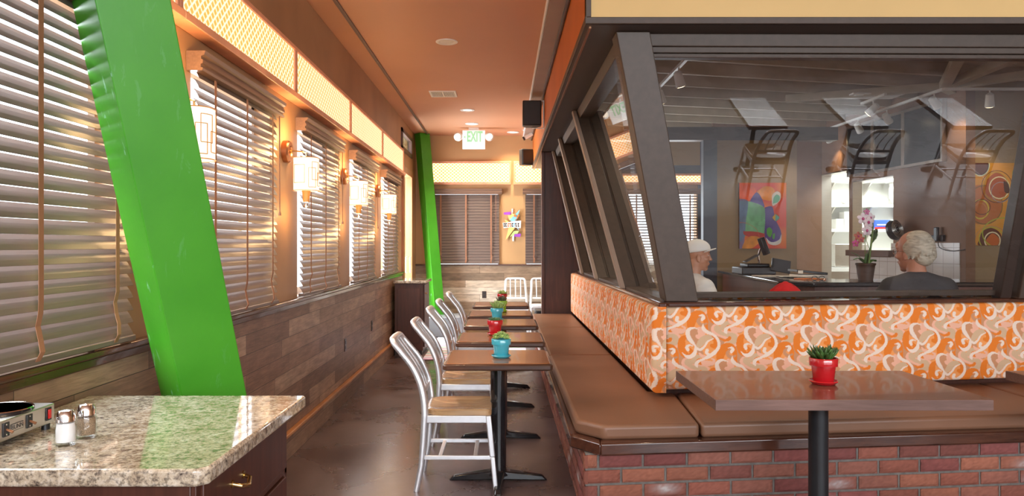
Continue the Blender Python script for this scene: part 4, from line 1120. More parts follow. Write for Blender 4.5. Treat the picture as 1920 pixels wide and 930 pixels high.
# back cushions
def back_cushion(p0, p1, z0, z1, T, nrm, u0, step, tilt=0.0):
    p0, p1 = Vector(p0), Vector(p1); d = p1 - p0; L = d.length; d.normalize(); Hh = z1 - z0; nrm = Vector(nrm).normalized()
    nu, nv = max(8, int((L + 2 * T) / step)), max(8, int((Hh + 2 * T) / step)); r = .022
    def Pf(u, v):
        a = u * (L + 2 * T) - T; b = v * (Hh + 2 * T) - T
        ca, cb = np.clip(a, 0, L), np.clip(b, 0, Hh)
        over = np.minimum(np.maximum(np.abs(a - ca), np.abs(b - cb)), T)
        ea = np.minimum(ca, L - ca); eb = np.minimum(cb, Hh - cb); e = np.minimum(ea, eb)
        round_ = np.where(over > 0, 0, 0) + np.where(e < r, r - np.sqrt(np.maximum(0, r * r - (r - np.minimum(e, r)) ** 2)), 0)
        puff = .010 * np.minimum(1, ea / .12) * np.minimum(1, eb / .10)
        dep = np.where(over > 0, r + over * (1 - r / T), round_ - puff)
        x = np.outer(ca, d) + np.outer(dep, nrm) + np.array(p0)
        x[:, 2] = z0 + cb
        x += np.outer((cb / Hh) * tilt, nrm)
        return x
    def Cf(u, v):
        a = u * (L + 2 * T) - T; b = v * (Hh + 2 * T) - T
        return fabric(a + u0, b + z0 - .047)
    return grid_mesh('back_cushion', Pf, Cf, nu, nv, 'printed_fabric', bt)
rb0, rb1 = Vector((1.008, 4.632, 0)), Vector((3.70, 5.085, 0)); rd = (rb1 - rb0).normalized(); rn = Vector((-rd.y, rd.x, 0))
back_cushion(rb0, rb1, .53, 1.045, .09, rn, .45, .0033, .0)
ys = [4.60, 6.75, 8.35, 10.25]
for i in range(3):
    back_cushion((.915, ys[i + 1] - .004, 0), (.915, ys[i] + .002, 0), .52, 1.05, .085, (1, 0, 0), 3.1 * i, .005, .0)
# wood cap and support behind the cushions
m = MB(); m.prism([(.90, 10.25), (.995, 10.25), (.995, 4.70), (.97, 4.56)][0:0] or [(.955, 10.25), (.955, 4.61), (1.005, 4.61), (1.02, 4.632), (3.75, 5.085), (3.75, 5.22), (1.13, 4.86), (1.13, 10.25)], 1.045, 1.075); m.build('back_cap', 'dark_rail', bt, bevel=.008)
m = MB(); m.prism([(1.0, 10.25), (1.0, 4.72), (3.75, 5.18), (3.75, 5.2), (1.02, 4.85), (1.02, 10.25)], .41, 1.045); m.build('back_board', 'dark_cabinet', bt)

# ================================================================ CEILING THINGS
def can(label, x, y, lit=True, power=0):
    t = thing('recessed_light', label, 'ceiling light', (x, y, ZC), group='recessed ceiling lights')
    m = MB(); m.lathe([(.10, 0), (.10, -.006), (.092, -.010), (.066, -.004), (.062, .0), (.058, .0)], 36); m.build('trim_ring', 'white_plastic', t, world=False, smooth='auto')
    MB().lathe([(.062, -.0035), (.04, -.002), (.001, -.002)], 28).build('bulb_face', 'can_glow' if lit else 'white_plastic', t, world=False)
can('unlit recessed ceiling light nearest the camera', -.52, 6.78, False)
can('recessed ceiling light just before the exit sign', -.50, 10.2)
can('recessed ceiling light right above the exit sign', -.49, 11.35)
can('recessed ceiling light at the far right of the corridor ceiling', .15, 12.2)
vt = thing('ceiling_vent', 'small rectangular slotted air vent in the corridor ceiling', 'vent', (-.74, 9.1, ZC))
m = MB(); m.box(-.16, .16, -.17, -.15, -.012, 0).box(-.16, .16, .15, .17, -.012, 0).box(-.16, -.135, -.15, .15, -.012, 0).box(.135, .16, -.15, .15, -.012, 0).box(-.01, .01, -.15, .15, -.012, 0).build('vent_frame', 'white_plastic', vt, world=False)
MB().box(-.15, .15, -.16, .16, -.003, -.001).build('backing', 'dark_brown', vt, world=False)
m = MB()
for i in range(9):
    for s in (-1, 1): x = s * (.022 + i * .013); m.box(x - .003, x + .003, -.15, .15, -.010, -.003)
m.build('slats', 'white_plastic', vt, world=False)
# exit sign
ex = thing('exit_sign', 'white exit sign with green letters and two round emergency lamps', 'exit sign', (-.475, 11.75, ZC))
MB().box(-.08, .08, -.03, .03, -.045, 0).build('canopy', 'white_plastic', ex, world=False, bevel=.004)
MB().box(-.178, .178, -.03, .03, -.335, -.045).build('sign_body', 'exit_white', ex, world=False, bevel=.006)
tt = text_mesh('lettering', 'EXIT', .215, 'exit_green', ex, Matrix.Translation((.014, -.032, -.15)) @ Matrix.Rotation(PI / 2, 4, 'X') @ Matrix.Diagonal((.56, 1.05, 1, 1)), .001, .006)
m = MB(); m.add([Vector((-.158, -.033, -.15)), Vector((-.132, -.033, -.128)), Vector((-.132, -.033, -.172))], [(0, 1, 2)]); m.build('arrow', 'exit_green', ex, world=False, fix=False)
for s in (-1, 1):
    l_ = MB().ell((s * .245, 0, -.14), (.072, .055, .072), 20).build('emergency_lamp', 'white_plastic', ex, world=False, smooth=True)
    MB().lathe([(.045, 0), (.048, .006), (.001, .008)], 20, M=Matrix.Translation((s * .25, -.052, -.145)) @ Matrix.Rotation(PI / 2, 4, 'X')).build('lens', 'can_glow', l_, world=False)
# speakers
def speaker(label, loc, rz, w=.225, h=.30, dp=.20):
    t = thing('loudspeaker', label, 'speaker', loc, rz)
    m = MB(); m.prism([(-w / 2, -dp / 2), (w / 2, -dp / 2), (w / 2, dp * .2), (w * .3, dp / 2), (-w * .3, dp / 2), (-w / 2, dp * .2)], -h / 2, h / 2); m.build('cabinet_box', 'black_plastic', t, world=False, bevel=.012, seg=3)
    MB().box(-w / 2 + .012, w / 2 - .012, -dp / 2 - .008, -dp / 2, -h / 2 + .012, h / 2 - .012).build('grille', 'black_cloth', t, world=False, bevel=.004)
    return t
def bracket(t, pts):
    MB().tube(pts, .008, 8).build('bracket', 'white_metal', t)
s1 = speaker('nearer black loudspeaker mounted high on the orange fascia', (.335, 9.0, 3.01), 0.0)
m = MB(); m.beam((.335, 9.03, 3.175), (XF, 9.03, 3.175), .03, .006).beam((.335, 9.03, 2.845), (XF, 9.03, 2.845), .03, .006).box(XF - .008, XF, 9.0, 9.06, 2.84, 3.18); m.build('bracket', 'white_metal', s1)
s2 = speaker('farther dark loudspeaker mounted on the fascia near the back wall', (.355, 12.25, 2.87), .35, .20, .26, .19)
m = MB(); m.beam((.37, 12.28, 2.87), (XF, 12.28, 2.87), .03, .02); m.build('bracket', 'black_plastic', s2)
# small track spot by the far end of the corridor
sp = thing('spotlight', 'small white spotlight angled down at the far end of the corridor', 'spotlight', (.40, 11.9, ZC))
MB().box(.30, .47, 11.88, 11.92, ZC - .025, ZC).build('ceiling_plate', 'white_plastic', sp, bevel=.003)
MB().tube([(.44, 11.9, ZC - .02), (.43, 11.9, ZC - .09)], .007, 8).build('stem', 'white_plastic', sp)
m = MB(); m.tube([(.45, 11.9, ZC - .07), (.33, 11.9, ZC - .14)], .030, 16); m.build('lamp_head', 'white_plastic', sp)
MB().tube([(.33, 11.9, ZC - .14), (.305, 11.9, ZC - .155)], .031, 16).build('lamp_rim', 'black_plastic', sp)

# star sign on the back wall
sg = thing('wall_sign', 'starburst wall sign of purple, blue, yellow and green pieces with a white lettered banner', 'sign', (.145, YB, 1.75))
K = 1 / 111.0 / 11.63   # crop pixels (698 for 60) to metres
def sgp(px, py): return (930 + px / 11.633 - CX) / 111.7, H - (380 + py / 11.633 - CY) / 111.7
def plate(pts, mat, d0, d1, name='sign_piece', par=None):
    q = [sgp(*p) for p in pts]; n_ = len(q)
    m = MB().add([Vector((x, YB - d1, z)) for x, z in q] + [Vector((x, YB - d0, z)) for x, z in q], [tuple(range(n_)), tuple(range(n_, 2 * n_))[::-1]] + [(i, n_ + i, n_ + (i + 1) % n_, (i + 1) % n_) for i in range(n_)])
    return m.build(name, mat, par or sg)
plate([(340, 130), (372, 130), (372, 480), (340, 480)], 'steel_brushed', 0, .02, 'post_bar'); plate([(355, 700), (395, 700), (395, 840), (355, 840)], 'steel_brushed', 0, .02, 'post_bar')
plate([(168, 212), (330, 195), (310, 265), (170, 258)], 'purple_paint', .02, .035)
plate([(398, 685), (545, 675), (525, 750), (402, 738)], 'purple_paint', .05, .065)
plate([(255, 270), (400, 240), (440, 330), (290, 380)], 'yellow_paint', .012, .022)
plate([(520, 150), (300, 370), (360, 420), (500, 605), (440, 400)], 'sky_paint', .03, .045)
plate([(185, 365), (260, 400), (410, 560), (210, 815), (270, 560), (230, 450)], 'yellow_paint', .025, .04)
plate([(390, 615), (505, 612), (470, 680), (300, 745)], 'green_pale_paint', .03, .045)
bn = plate([(145, 440), (240, 430), (370, 405), (550, 390), (540, 555), (420, 545), (310, 535), (165, 558)], 'white_paint', .045, .055, 'banner')
for cx, cy, r in ((415, 285, 26), (370, 225, 14), (410, 180, 13), (485, 285, 20), (465, 330, 18), (430, 375, 12)):
    x, z = sgp(cx, cy); MB().lathe([(r * K * 1.1, 0), (r * K * 1.1, .014), (.001, .016)], 10, M=Matrix.Translation((x, YB - .05, z)) @ Matrix.Rotation(PI / 2, 4, 'X')).build('orange_dot', 'orange_card', sg)
rnd = random.Random(2)
for px, mt in ((190, 'black_plastic'), (222, 'black_plastic'), (275, 'orange_card'), (315, 'orange_card'), (355, 'black_plastic'), (400, 'sky_paint'), (440, 'black_plastic'), (488, 'black_plastic')):
    for seg in range(3):
        x, z = sgp(px + rnd.randint(-8, 8), 455 + seg * 28)
        MB().box(x - .014, x + .010, YB - .060, YB - .055, z - .010, z + .006).build('letter_stroke', mt, bn) if seg != 1 else MB().box(x - .012, x - .004, YB - .060, YB - .055, z - .03, z + .03).build('letter_stroke', mt, bn)
# rug at the far end
def rugc(u, v):
    rnd2 = np.random.RandomState(4); st = rnd2.rand(60, 3) * .25 + .62; pick = rnd2.rand(60)
    pal = np.array([[.75, .25, .5], [.35, .6, .4], [.8, .8, .85], [.55, .68, .8], [.8, .75, .8], [.7, .35, .3], [.8, .8, .8], [.6, .5, .75]])
    idx = (pal[(pick * 8).astype(int)]); return idx[np.clip((v * 60).astype(int), 0, 59)]
rg = grid_mesh('striped_rug', lambda u, v: np.stack([-1.02 + u * 1.32, 9.3 + v * 2.25, np.full_like(u, .008)], 1), rugc, 30, 241, 'woven_rug')
tag(rg, 'white rug with pink, green and blue stripes on the floor beyond the tables', 'rug')
# ================================================================ INNER ROOM FURNISHING
ib = thing('inner_booth', 'second orange patterned booth just behind the window glass', 'booth', (2.3, 5.3, 0))
g0, g1 = Vector((1.26, 5.03, 0)), Vector((3.75, 5.345, 0)); gd = (g1 - g0).normalized(); gn = Vector((gd.y, -gd.x, 0))
_bt = bt; bt = ib
back_cushion(g1, g0, .55, 1.088, .07, gn, 1.3, .008)
m = MB(); m.prism([(1.2, 5.22), (3.75, 5.40), (3.75, 5.95), (1.9, 5.75), (1.9, 9.0), (1.2, 9.0)], .46, .56); m.build('seat_cushion', 'leather', ib, bevel=.02, seg=3)
m = MB(); m.prism([(1.14, 5.0), (1.21, 5.0), (1.21, 9.0), (1.14, 9.0)], .5, 1.04); m.build('back_panel', 'leather', ib, bevel=.01)
m = MB(); m.prism([(1.2, 5.22), (3.75, 5.45), (3.75, 5.85), (1.85, 5.65), (1.85, 9.0), (1.2, 9.0)], 0, .46); m.build('plinth', 'dark_cabinet', ib)
m = MB(); m.prism([(1.2, 4.93), (3.75, 5.25), (3.75, 5.27), (1.2, 4.96)], 0, 1.04); m.build('back_board', 'dark_cabinet', ib)
bt = _bt
# service counter
ct = thing('service_counter', 'L-shaped service counter with dark polished top and reddish wood front', 'counter', (4, 8, 0))
zc = 1.09
MB().prism([(2.94, 10.28), (2.61, 7.12), (2.84, 6.85), (7.0, 6.85), (7.0, 7.55), (3.35, 7.55), (3.65, 10.28)], zc - .04, zc).build('countertop', 'granite_dark' if 'granite_dark' in MATS else 'black_metal', ct, bevel=.01)
MB().prism([(3.0, 10.26), (2.68, 7.15), (2.88, 6.92), (6.98, 6.92), (6.98, 7.48), (3.40, 7.48), (3.60, 10.26)], 0, zc - .04).build('body', 'bar_wood', ct)
for i in range(9):
    x = 2.98 + i * .46; MB().box(x, x + .40, 6.905, 6.92, .12, zc - .10).build('front_panel', 'bar_wood', ct, bevel=.006)

# payment terminal on the counter
s_of = lambda d: F / d
tm = thing('cash_terminal', 'black payment terminal with tilted screen on the service counter', 'terminal', (3.0, 8.8, zc))
m = MB(); m.box(2.76, 3.16, 8.66, 9.05, zc, zc + .085); m.build('printer_base', 'black_plastic', tm, bevel=.012)
MB().box(2.84, 3.10, 8.70, 9.0, zc + .085, zc + .125).build('printer_lid', 'black_plastic', tm, bevel=.012)
MB().tube([(3.04, 8.9, zc + .12), (3.03, 8.9, zc + .22), (3.05, 8.88, zc + .30)], .013, 10).build('pole', 'chrome', tm)
M_ = Matrix.Translation((3.08, 8.86, zc + .335)) @ Matrix.Rotation(-.35, 4, 'Y') @ Matrix.Rotation(.5, 4, 'Z')
MB().box(-.035, .035, -.03, .03, -.11, .10, M=M_).build('card_reader', 'black_satin', tm, bevel=.006)
M_ = Matrix.Translation((2.93, 8.86, zc + .185)) @ Matrix.Rotation(-.5, 4, 'Y')
MB().box(-.09, .09, -.06, .06, -.006, .006, M=M_).build('flap_screen', 'black_satin', tm, bevel=.003)
M_ = Matrix.Translation((3.20, 8.63, zc + .103)) @ Matrix.Rotation(.18, 4, 'Y') @ Matrix.Rotation(-.25, 4, 'X')
MB().box(-.11, .11, -.012, .012, -.075, .075, M=M_).build('display', 'black_satin', tm, bevel=.004)
pp = thing('paper_stack', 'cream papers spread in front of the payment terminal', 'papers', (3.0, 7.9, zc))
for i, (x, y, a) in enumerate(((2.93, 8.25, .3), (3.06, 8.0, -.2), (3.12, 7.8, .5))):
    M_ = Matrix.Translation((x, y, zc + .004 + .006 * i)) @ Matrix.Rotation(a, 4, 'Z'); MB().box(-.12, .12, -.15, .15, -.003, .003, M=M_).build('sheet', 'paper', pp)
M_ = Matrix.Translation((3.05, 7.45, zc + .006)) @ Matrix.Rotation(.2, 4, 'Z')
tag(MB().box(-.12, .12, -.09, .09, -.005, .005, M=M_).build('menu_card', 'orange_card', bevel=.002), 'orange card lying on the counter beside the cream papers', 'card')
bd = thing('binder', 'black and white ring binder lying open on the service counter', 'binder', (3.2, 7.6, zc))
M_ = Matrix.Translation((3.19, 7.85, zc + .062)) @ Matrix.Rotation(.10, 4, 'Y'); MB().box(-.16, .16, -.13, .13, -.012, .012, M=M_).build('cover', 'black_plastic', bd, bevel=.004)
MB().box(3.04, 3.09, 7.715, 7.72, zc + .05, zc + .08).build('spine_label', 'paper', bd)
MB().box(3.05, 3.36, 7.74, 7.98, zc, zc + .035).build('pages', 'paper', bd)
gl_ = thing('eyeglasses', 'dark rimmed glasses resting on the counter by the orange card', 'glasses', (3.03, 7.2, zc))
for s in (-1, 1): MB().tube([(3.03 + s * .035 + .028 * math.cos(a * PI / 8), 7.2, zc + .022 + .02 * math.sin(a * PI / 8)) for a in range(17)], .003, 6, cap=False).build('rim', 'black_metal', gl_)
MB().tube([(3.023, 7.2, zc + .024), (3.037, 7.2, zc + .024)], .002, 6).tube([(2.967, 7.2, zc + .024), (2.967, 7.32, zc + .004)], .002, 6).tube([(3.093, 7.2, zc + .024), (3.093, 7.32, zc + .004)], .002, 6).build('temple', 'black_metal', gl_)

# orchid
ox, oy = 3.535, 7.3
oc = thing('potted_orchid', 'white and pink orchid in a dark tapered pot on the service counter', 'potted plant', (ox, oy, zc))
MB().lathe([(.001, 0), (.066, 0), (.069, .02), (.086, .145), (.092, .147), (.094, .165), (.088, .167), (.084, .15), (.001, .148)], 4 * 8).build('pot', 'terracotta_dark', oc, world=False, smooth='auto')
def strap(m, pts, w, th=.003):
    pts = [Vector(p) for p in smooth3(pts)]; n_ = len(pts); vs = []; fs = []
    for i, p in enumerate(pts):
        t_ = (pts[min(i + 1, n_ - 1)] - pts[max(i - 1, 0)]).normalized(); s_2 = t_.cross(Vector((0, 0, 1))); s_2 = s_2.normalized() if s_2.length > .05 else Vector((1, 0, 0)); u = s_2.cross(t_)
        ww = w * math.sin(PI * min(.97, max(.06, (i + .5) / n_))) ** .6
        vs += [p + s_2 * ww, p + u * th, p - s_2 * ww, p - u * th]
    fs = [(i * 4 + k, i * 4 + (k + 1) % 4, (i + 1) * 4 + (k + 1) % 4, (i + 1) * 4 + k) for i in range(n_ - 1) for k in range(4)]
    m.add(vs, fs)
for q in ([(0, 0, .16), (-.07, -.02, .215), (-.13, -.03, .20)], [(0, .02, .16), (-.05, .05, .24), (-.10, .09, .27)], [(0, 0, .16), (.01, -.02, .26), (.035, -.03, .33)], [(.02, 0, .16), (.08, .03, .20), (.12, .05, .18)]):
    m = MB(); strap(m, q, .034); m.build('leaf', 'leaf_dark', oc, world=False, smooth=True)
m = MB(); m.tube(smooth3([(0, 0, .15), (-.005, 0, .35), (-.01, -.01, .50), (-.04, -.02, .62), (-.02, -.03, .665)]), .0035, 6).tube(smooth3([(.03, 0, .15), (.045, 0, .28), (.06, 0, .40), (.075, .01, .50), (.07, .01, .56)]), .010, 8).tube(smooth3([(.04, 0, .3), (.01, 0, .38), (.0, 0, .44)]), .003, 6); m.build('stem', 'stem_green', oc, world=False, smooth=True)
for q in ([(.06, 0, .36), (.10, .01, .43), (.10, .02, .49)], [(.06, 0, .42), (.02, -.01, .47), (.005, -.02, .46)], [(.07, 0, .46), (.11, 0, .50), (.10, 0, .40)]):
    m = MB(); strap(m, q, .024); m.build('leaf', 'leaf_dark', oc, world=False, smooth=True)
def flower(x, y, z, r, mat, mc):
    m = MB(); 
    for k in range(5):
        a = 2 * PI * k / 5 + .3; d_ = Vector((math.cos(a), -.25, math.sin(a))); M_ = Matrix.Rotation(-a, 3, 'Y')
        m.ell(Vector((x, y, z)) + d_ * r * .55, (r * .55, r * .08, r * .42), 10, M=M_)
    f = m.build('blossom', mat, oc, world=False, smooth=True)
    MB().ell((x, y - r * .3, z - r * .05), (r * .26, r * .2, r * .3), 8).build('blossom_lip', mc, f, world=False, smooth=True)
for a in ((-.045, -.03, .60, .055, 'petal_white', 'petal_pink'), (.005, -.04, .565, .055, 'petal_white', 'petal_pink'), (.035, -.02, .61, .045, 'petal_white', 'petal_pink'), (-.015, -.05, .485, .05, 'petal_white', 'petal_pink'), (.0, -.02, .665, .03, 'petal_pink', 'petal_pink'), (-.085, -.02, .43, .04, 'petal_rust', 'petal_pink'), (-.11, -.02, .36, .035, 'petal_pink', 'petal_rust'), (-.06, -.03, .40, .035, 'petal_rust', 'petal_pink')): flower(*a)
# plates, phone, fan
pt = tag(MB().lathe([(.03, 0), (.06, .012), (.115, .03), (.115, .034), (.055, .016), (.001, .016)], 32, (4.86, 7.1, zc)).build('dinner_plate', 'white_plastic', smooth='auto'), 'bottom white plate of the small pile on the service counter', 'plate', 'white plates on the service counter')
for i, lb in enumerate(('second white plate of the small pile on the service counter', 'third white plate of the small pile on the service counter', 'top white plate of the small pile on the service counter')):
    o = pt.copy(); COL.objects.link(o); o.location.z += .022 * (i + 1); o['label'] = lb
ph = thing('wall_phone', 'black handset phone on the brown wall above the tiles', 'phone', kp(kt(1763), 1.55, -.0))
m = MB(); kbox(m, kt(1763) - .12, kt(1763) + .10, 1.48, 1.56, -.04, 0); m.build('cradle', 'black_plastic', ph, bevel=.004)
m = MB(); kbox(m, kt(1763) - .02, kt(1763) + .05, 1.48, 1.66, -.08, -.04); m.build('handset', 'black_satin', ph, bevel=.01)
a_ = kt(1763); m = MB(); m.tube(smooth3([kp(a_, 1.48, -.03), kp(a_ + .05, 1.40, -.04), kp(a_ + .25, 1.36, -.04), kp(a_ + .5, 1.38, -.03)]), .005, 6); m.build('cord', 'black_plastic', ph)
fan = thing('wall_fan', 'round black fan on the wall beside the kitchen hatch', 'fan', kp(kt(1690), 1.6, -.2))
fc_ = kp(kt(1698), 1.64, -.16); M_ = Matrix.Translation(fc_) @ Matrix.Rotation(math.radians(75), 4, 'X') @ Matrix.Rotation(.5, 4, 'Y')
m = MB(); m.lathe([(.02, -.05), (.13, -.04), (.145, 0), (.13, .04), (.03, .05)], 32, M=M_); m.build('fan_cage', 'black_satin', fan, smooth='auto')
m = MB()
for r in (.04, .065, .09, .115): m.lathe([(r, .046), (r + .004, .052), (r + .008, .046)], 28, M=M_)
m.build('cage_rings', 'steel_brushed', fan)
MB().tube([fc_ + Vector((.02, .02, 0)), kp(kt(1690), 1.62, -.02)], .02, 8).build('wall_arm', 'black_plastic', fan)
# menu boards
for i, lb in enumerate(('left black menu board over the kitchen hatch', 'middle black menu board over the kitchen hatch', 'right black menu board, nearest, over the brown wall')):
    pa, pb, pc_, pd_ = kt(1594), kt(1642), kt(1700), kt(1775); q = [pa, pb, pc_, pd_]
    t = thing('menu_board', lb, 'menu board', kp((q[i] + q[i + 1]) / 2, 2.9, -.04), group='menu boards over the kitchen hatch')
    m = MB(); kbox(m, q[i] + .035, q[i + 1] - .035, 2.52, 3.23, -.05, -.01); m.build('panel', 'board_black' if 'board_black' in MATS else 'black_satin', t)
    m = MB()
    kbox(m, q[i], q[i + 1], 2.485, 2.52, -.06, 0); kbox(m, q[i], q[i + 1], 3.23, 3.265, -.06, 0); kbox(m, q[i], q[i] + .035, 2.52, 3.23, -.06, 0); kbox(m, q[i + 1] - .035, q[i + 1], 2.52, 3.23, -.06, 0)
    m.build('frame', 'steel_brushed', t)
# hatch ledge and steel jambs
m = MB(); kbox(m, t3 - .02, t4 + .04, 1.27, 1.36, -.10, .14); struct(m.build('trim_hatch_ledge', 'trim_brown', bevel=.004))
m = MB(); kbox(m, t1 - .0, t1 + .015, 0, 2.62, .0, .17); kbox(m, t3, t3 + .015, 1.36, 2.42, 0, .15); kbox(m, t3, t4, 2.405, 2.42, 0, .2); kbox(m, t1, t2, 2.60, 2.62, 0, .2)
struct(m.build('trim_hatch_jambs', 'steel_brushed'))
# kitchen shelves
for z, lb in ((2.60, 'top white shelf inside the bright kitchen'), (2.16, 'middle white shelf inside the bright kitchen'), (1.72, 'lower white shelf inside the bright kitchen')):
    t = thing('wall_shelf', lb, 'shelf', (6.5, 13.45, z), group='kitchen shelves')
    MB().box(5.5, 7.28, 13.25, 13.6, z - .05, z).build('board', 'white_paint', t, bevel=.004)
    for x in (5.9, 6.55, 7.1): MB().prism([(13.3, z - .05), (13.6, z - .05), (13.6, z - .28)], x - .01, x + .01, M=Matrix(((0, 0, 1, 0), (1, 0, 0, 0), (0, 1, 0, 0), (0, 0, 0, 1)))).build('bracket', 'steel_brushed', t)
tag(bx('storage_box', 'white_paint', 6.06, 6.32, 13.3, 13.5, 1.72, 2.03, bevel=.004), 'white box on the lower kitchen shelf, left opening', 'box')
tag(bx('storage_box', 'white_plastic', 5.92, 6.05, 13.3, 13.5, 1.72, 1.90, bevel=.004), 'small white carton left of the white box on the lower kitchen shelf', 'box')
wr = thing('wrap_box', 'blue and red foil wrap box on the lower kitchen shelf', 'box', (6.95, 13.32, 1.72))
MB().box(6.59, 6.91, 13.27, 13.37, 1.72, 1.88).build('carton', 'box_blue', wr, bevel=.003); MB().box(6.59, 6.91, 13.262, 13.268, 1.72, 1.755).build('carton_stripe', 'plastic_red', wr); MB().box(6.63, 6.85, 13.262, 13.268, 1.785, 1.805).build('carton_band', 'white_paint', wr)
tag(MB().tube([(6.55, 13.38, 2.22), (6.85, 13.38, 2.22)], .06, 20).build('paper_roll', 'white_paint', smooth='auto'), 'white paper roll on the middle kitchen shelf', 'paper roll')
tag(MB().lathe([(.03, 0), (.07, .03), (.09, .07), (.085, .07), (.02, .01)], 24, (6.13, 13.4, 2.16)).build('mixing_bowl', 'steel_brushed', smooth='auto'), 'steel bowl on the middle kitchen shelf, left opening', 'bowl')
o = MB().ell((7.0, 13.35, 2.40), (.12, .09, .24), 20).build('plastic_bag', 'white_plastic', smooth=True); tag(o, 'crumpled white plastic bag on the middle kitchen shelf', 'bag')
o.modifiers.new('sub', 'SUBSURF').levels = 2; o.modifiers['sub'].render_levels = 2
tx = bpy.data.textures.new('crumple', 'CLOUDS'); tx.noise_scale = .09; dm = o.modifiers.new('d', 'DISPLACE'); dm.texture = tx; dm.strength = .06
ov = thing('toaster_oven', 'steel toaster oven with white control strip in the kitchen', 'oven', (5.95, 12.95, 1.05))
MB().box(5.72, 6.3, 12.9, 13.25, 1.06, 1.45).build('casing', 'steel_brushed', ov, bevel=.006); MB().box(5.96, 6.05, 12.885, 12.9, 1.09, 1.42).build('control_panel', 'white_plastic', ov)
for z in (1.14, 1.20, 1.26): MB().lathe([(.016, 0), (.014, .015), (.001, .015)], 12, M=Matrix.Translation((6.005, 12.885, z)) @ Matrix.Rotation(PI / 2, 4, 'X')).build('knob', 'black_plastic', ov)
MB().box(6.07, 6.27, 12.885, 12.9, 1.10, 1.32).build('oven_window', 'black_metal', ov)
kc = thing('kitchen_counter', 'white kitchen work counter under the shelves', 'counter', (6.3, 13.2, 0)); MB().box(5.4, 7.28, 12.8, 13.59, .98, 1.05).build('worktop', 'white_paint', kc); MB().box(5.42, 7.26, 12.85, 13.58, 0, .98).build('body', 'steel_brushed', kc)

# track lights
def track(label, pts):
    m = MB()
    for a, b in zip(pts[:-1], pts[1:]): m.beam(a, b, .035, .03)
    return tag(m.build('light_track', 'white_plastic'), label, 'light track')
TZ = 3.25
track('white ceiling light track along the menu boards', [(5.06, 12.1, TZ), (5.12, 8.7, TZ), (7.2, 8.7, TZ)])
track('white ceiling light track at the left of the inner room', [(1.78, 8.9, TZ), (1.78, 6.4, TZ)])
def head(label, x, y, aim, power=22, lit=True):
    t = thing('track_spotlight', label, 'spotlight', (x, y, TZ - .015), group='white track spotlights in the inner room')
    MB().tube([(x, y, TZ - .015), (x, y, TZ - .085)], .009, 8).build('stem', 'white_plastic', t)
    d_ = (Vector(aim) - Vector((x, y, TZ - .12))).normalized(); c = Vector((x, y, TZ - .12))
    MB().tube([c - d_ * .075, c - d_ * .06, c + d_ * .06, c + d_ * .085], [.02, .042, .05, .052], 18).build('lamp_head', 'white_plastic', t, smooth='auto')
    MB().tube([c + d_ * .0855, c + d_ * .088], .045, 18).build('bulb', 'bulb_warm' if lit else 'white_plastic', t)
    if lit:
        q = d_.to_track_quat('-Z', 'Y').to_euler(); lamp('track_spot_light', 'SPOT', c + d_ * .10, power, (1, .80, .55), q, .03, spot=math.radians(48), blend=.7)
for i, (y, lb) in enumerate(((8.85, 'white track spotlight nearest the camera at the menu track corner'), (9.95, 'second track spotlight along the menu boards'), (10.75, 'third track spotlight along the menu boards'), (11.75, 'farthest track spotlight along the menu boards'))):
    head(lb, 5.10, y, kp((kA - Vector((5.1, y, 0))).length * 0 + max(.2, 12.5 - y), 2.75, 0) - Vector((0, -.25, 0)), 16)
head('white track spotlight over the yellow circles painting', 5.66, 8.7, (5.9, 9.1, 2.0), 18)
head('farther white track spotlight left in the inner room, near the brown post', 1.78, 8.5, (2.6, 9.5, 1.2), 20)
head('nearer white track spotlight left in the inner room', 1.78, 7.6, (2.6, 8.4, 1.0), 20)
head('track spotlight lighting the red abstract painting', 4.6, 9.3, (3.6, 10.3, 1.9), 30)
track('short white light track before the tan wall with the red painting', [(4.6, 9.6, TZ), (4.6, 9.0, TZ)])
tag(MB().box(4.35, 5.0, 9.3, 9.62, 3.315, 3.335).box(4.40, 4.95, 9.34, 9.58, 3.305, 3.316).build('air_register', 'white_paint', bevel=.003), 'flat white air register under the joists by the menu boards', 'vent')
lamp('kitchen_light', 'AREA', (6.5, 12.2, 3.15), 120, (.95, 1, .92), (0, 0, 0), 1.2, 2.4)
kl = thing('ceiling_light', 'long fluorescent light on the kitchen ceiling', 'ceiling light', (6.5, 11.4, 3.2)); 
# added spots without fixtures, unseen around the camera, to brighten the dining room
for x, y in ((2.6, 2.4), (1.2, 2.2), (-.4, 1.2), (3.6, .4), (1.4, -.8)):
    lamp('can_and_fill_light', 'SPOT', (x, y, ZC - .02), 46, (1, .78, .52), (0, 0, 0), .06, spot=math.radians(110), blend=.8)
for x, y in ((2.9, 6.3), (1.7, 6.8)):  # added spots without fixtures, brightening the inner room
    lamp('can_and_fill_light', 'SPOT', (x, y, 3.2), 45, (1, .82, .6), (0, 0, 0), .06, spot=math.radians(110), blend=.8)
for x, y in ((-.52, 4.2), (-.50, 8.5), (-.50, 10.2), (-.49, 11.35), (.15, 12.2)):
    lamp('can_and_fill_light', 'SPOT', (x, y, ZC - .02), 45 if y < 9 else 80, (1, .80, .55), (0, 0, 0), .06, spot=math.radians(120), blend=.8)
bpy.data.objects.remove(kl)
kl = tag(MB().box(6.2, 6.8, 11.0, 12.2, 3.17, 3.2).build('ceiling_light', 'fluorescent'), 'long fluorescent light on the kitchen ceiling', 'ceiling light')

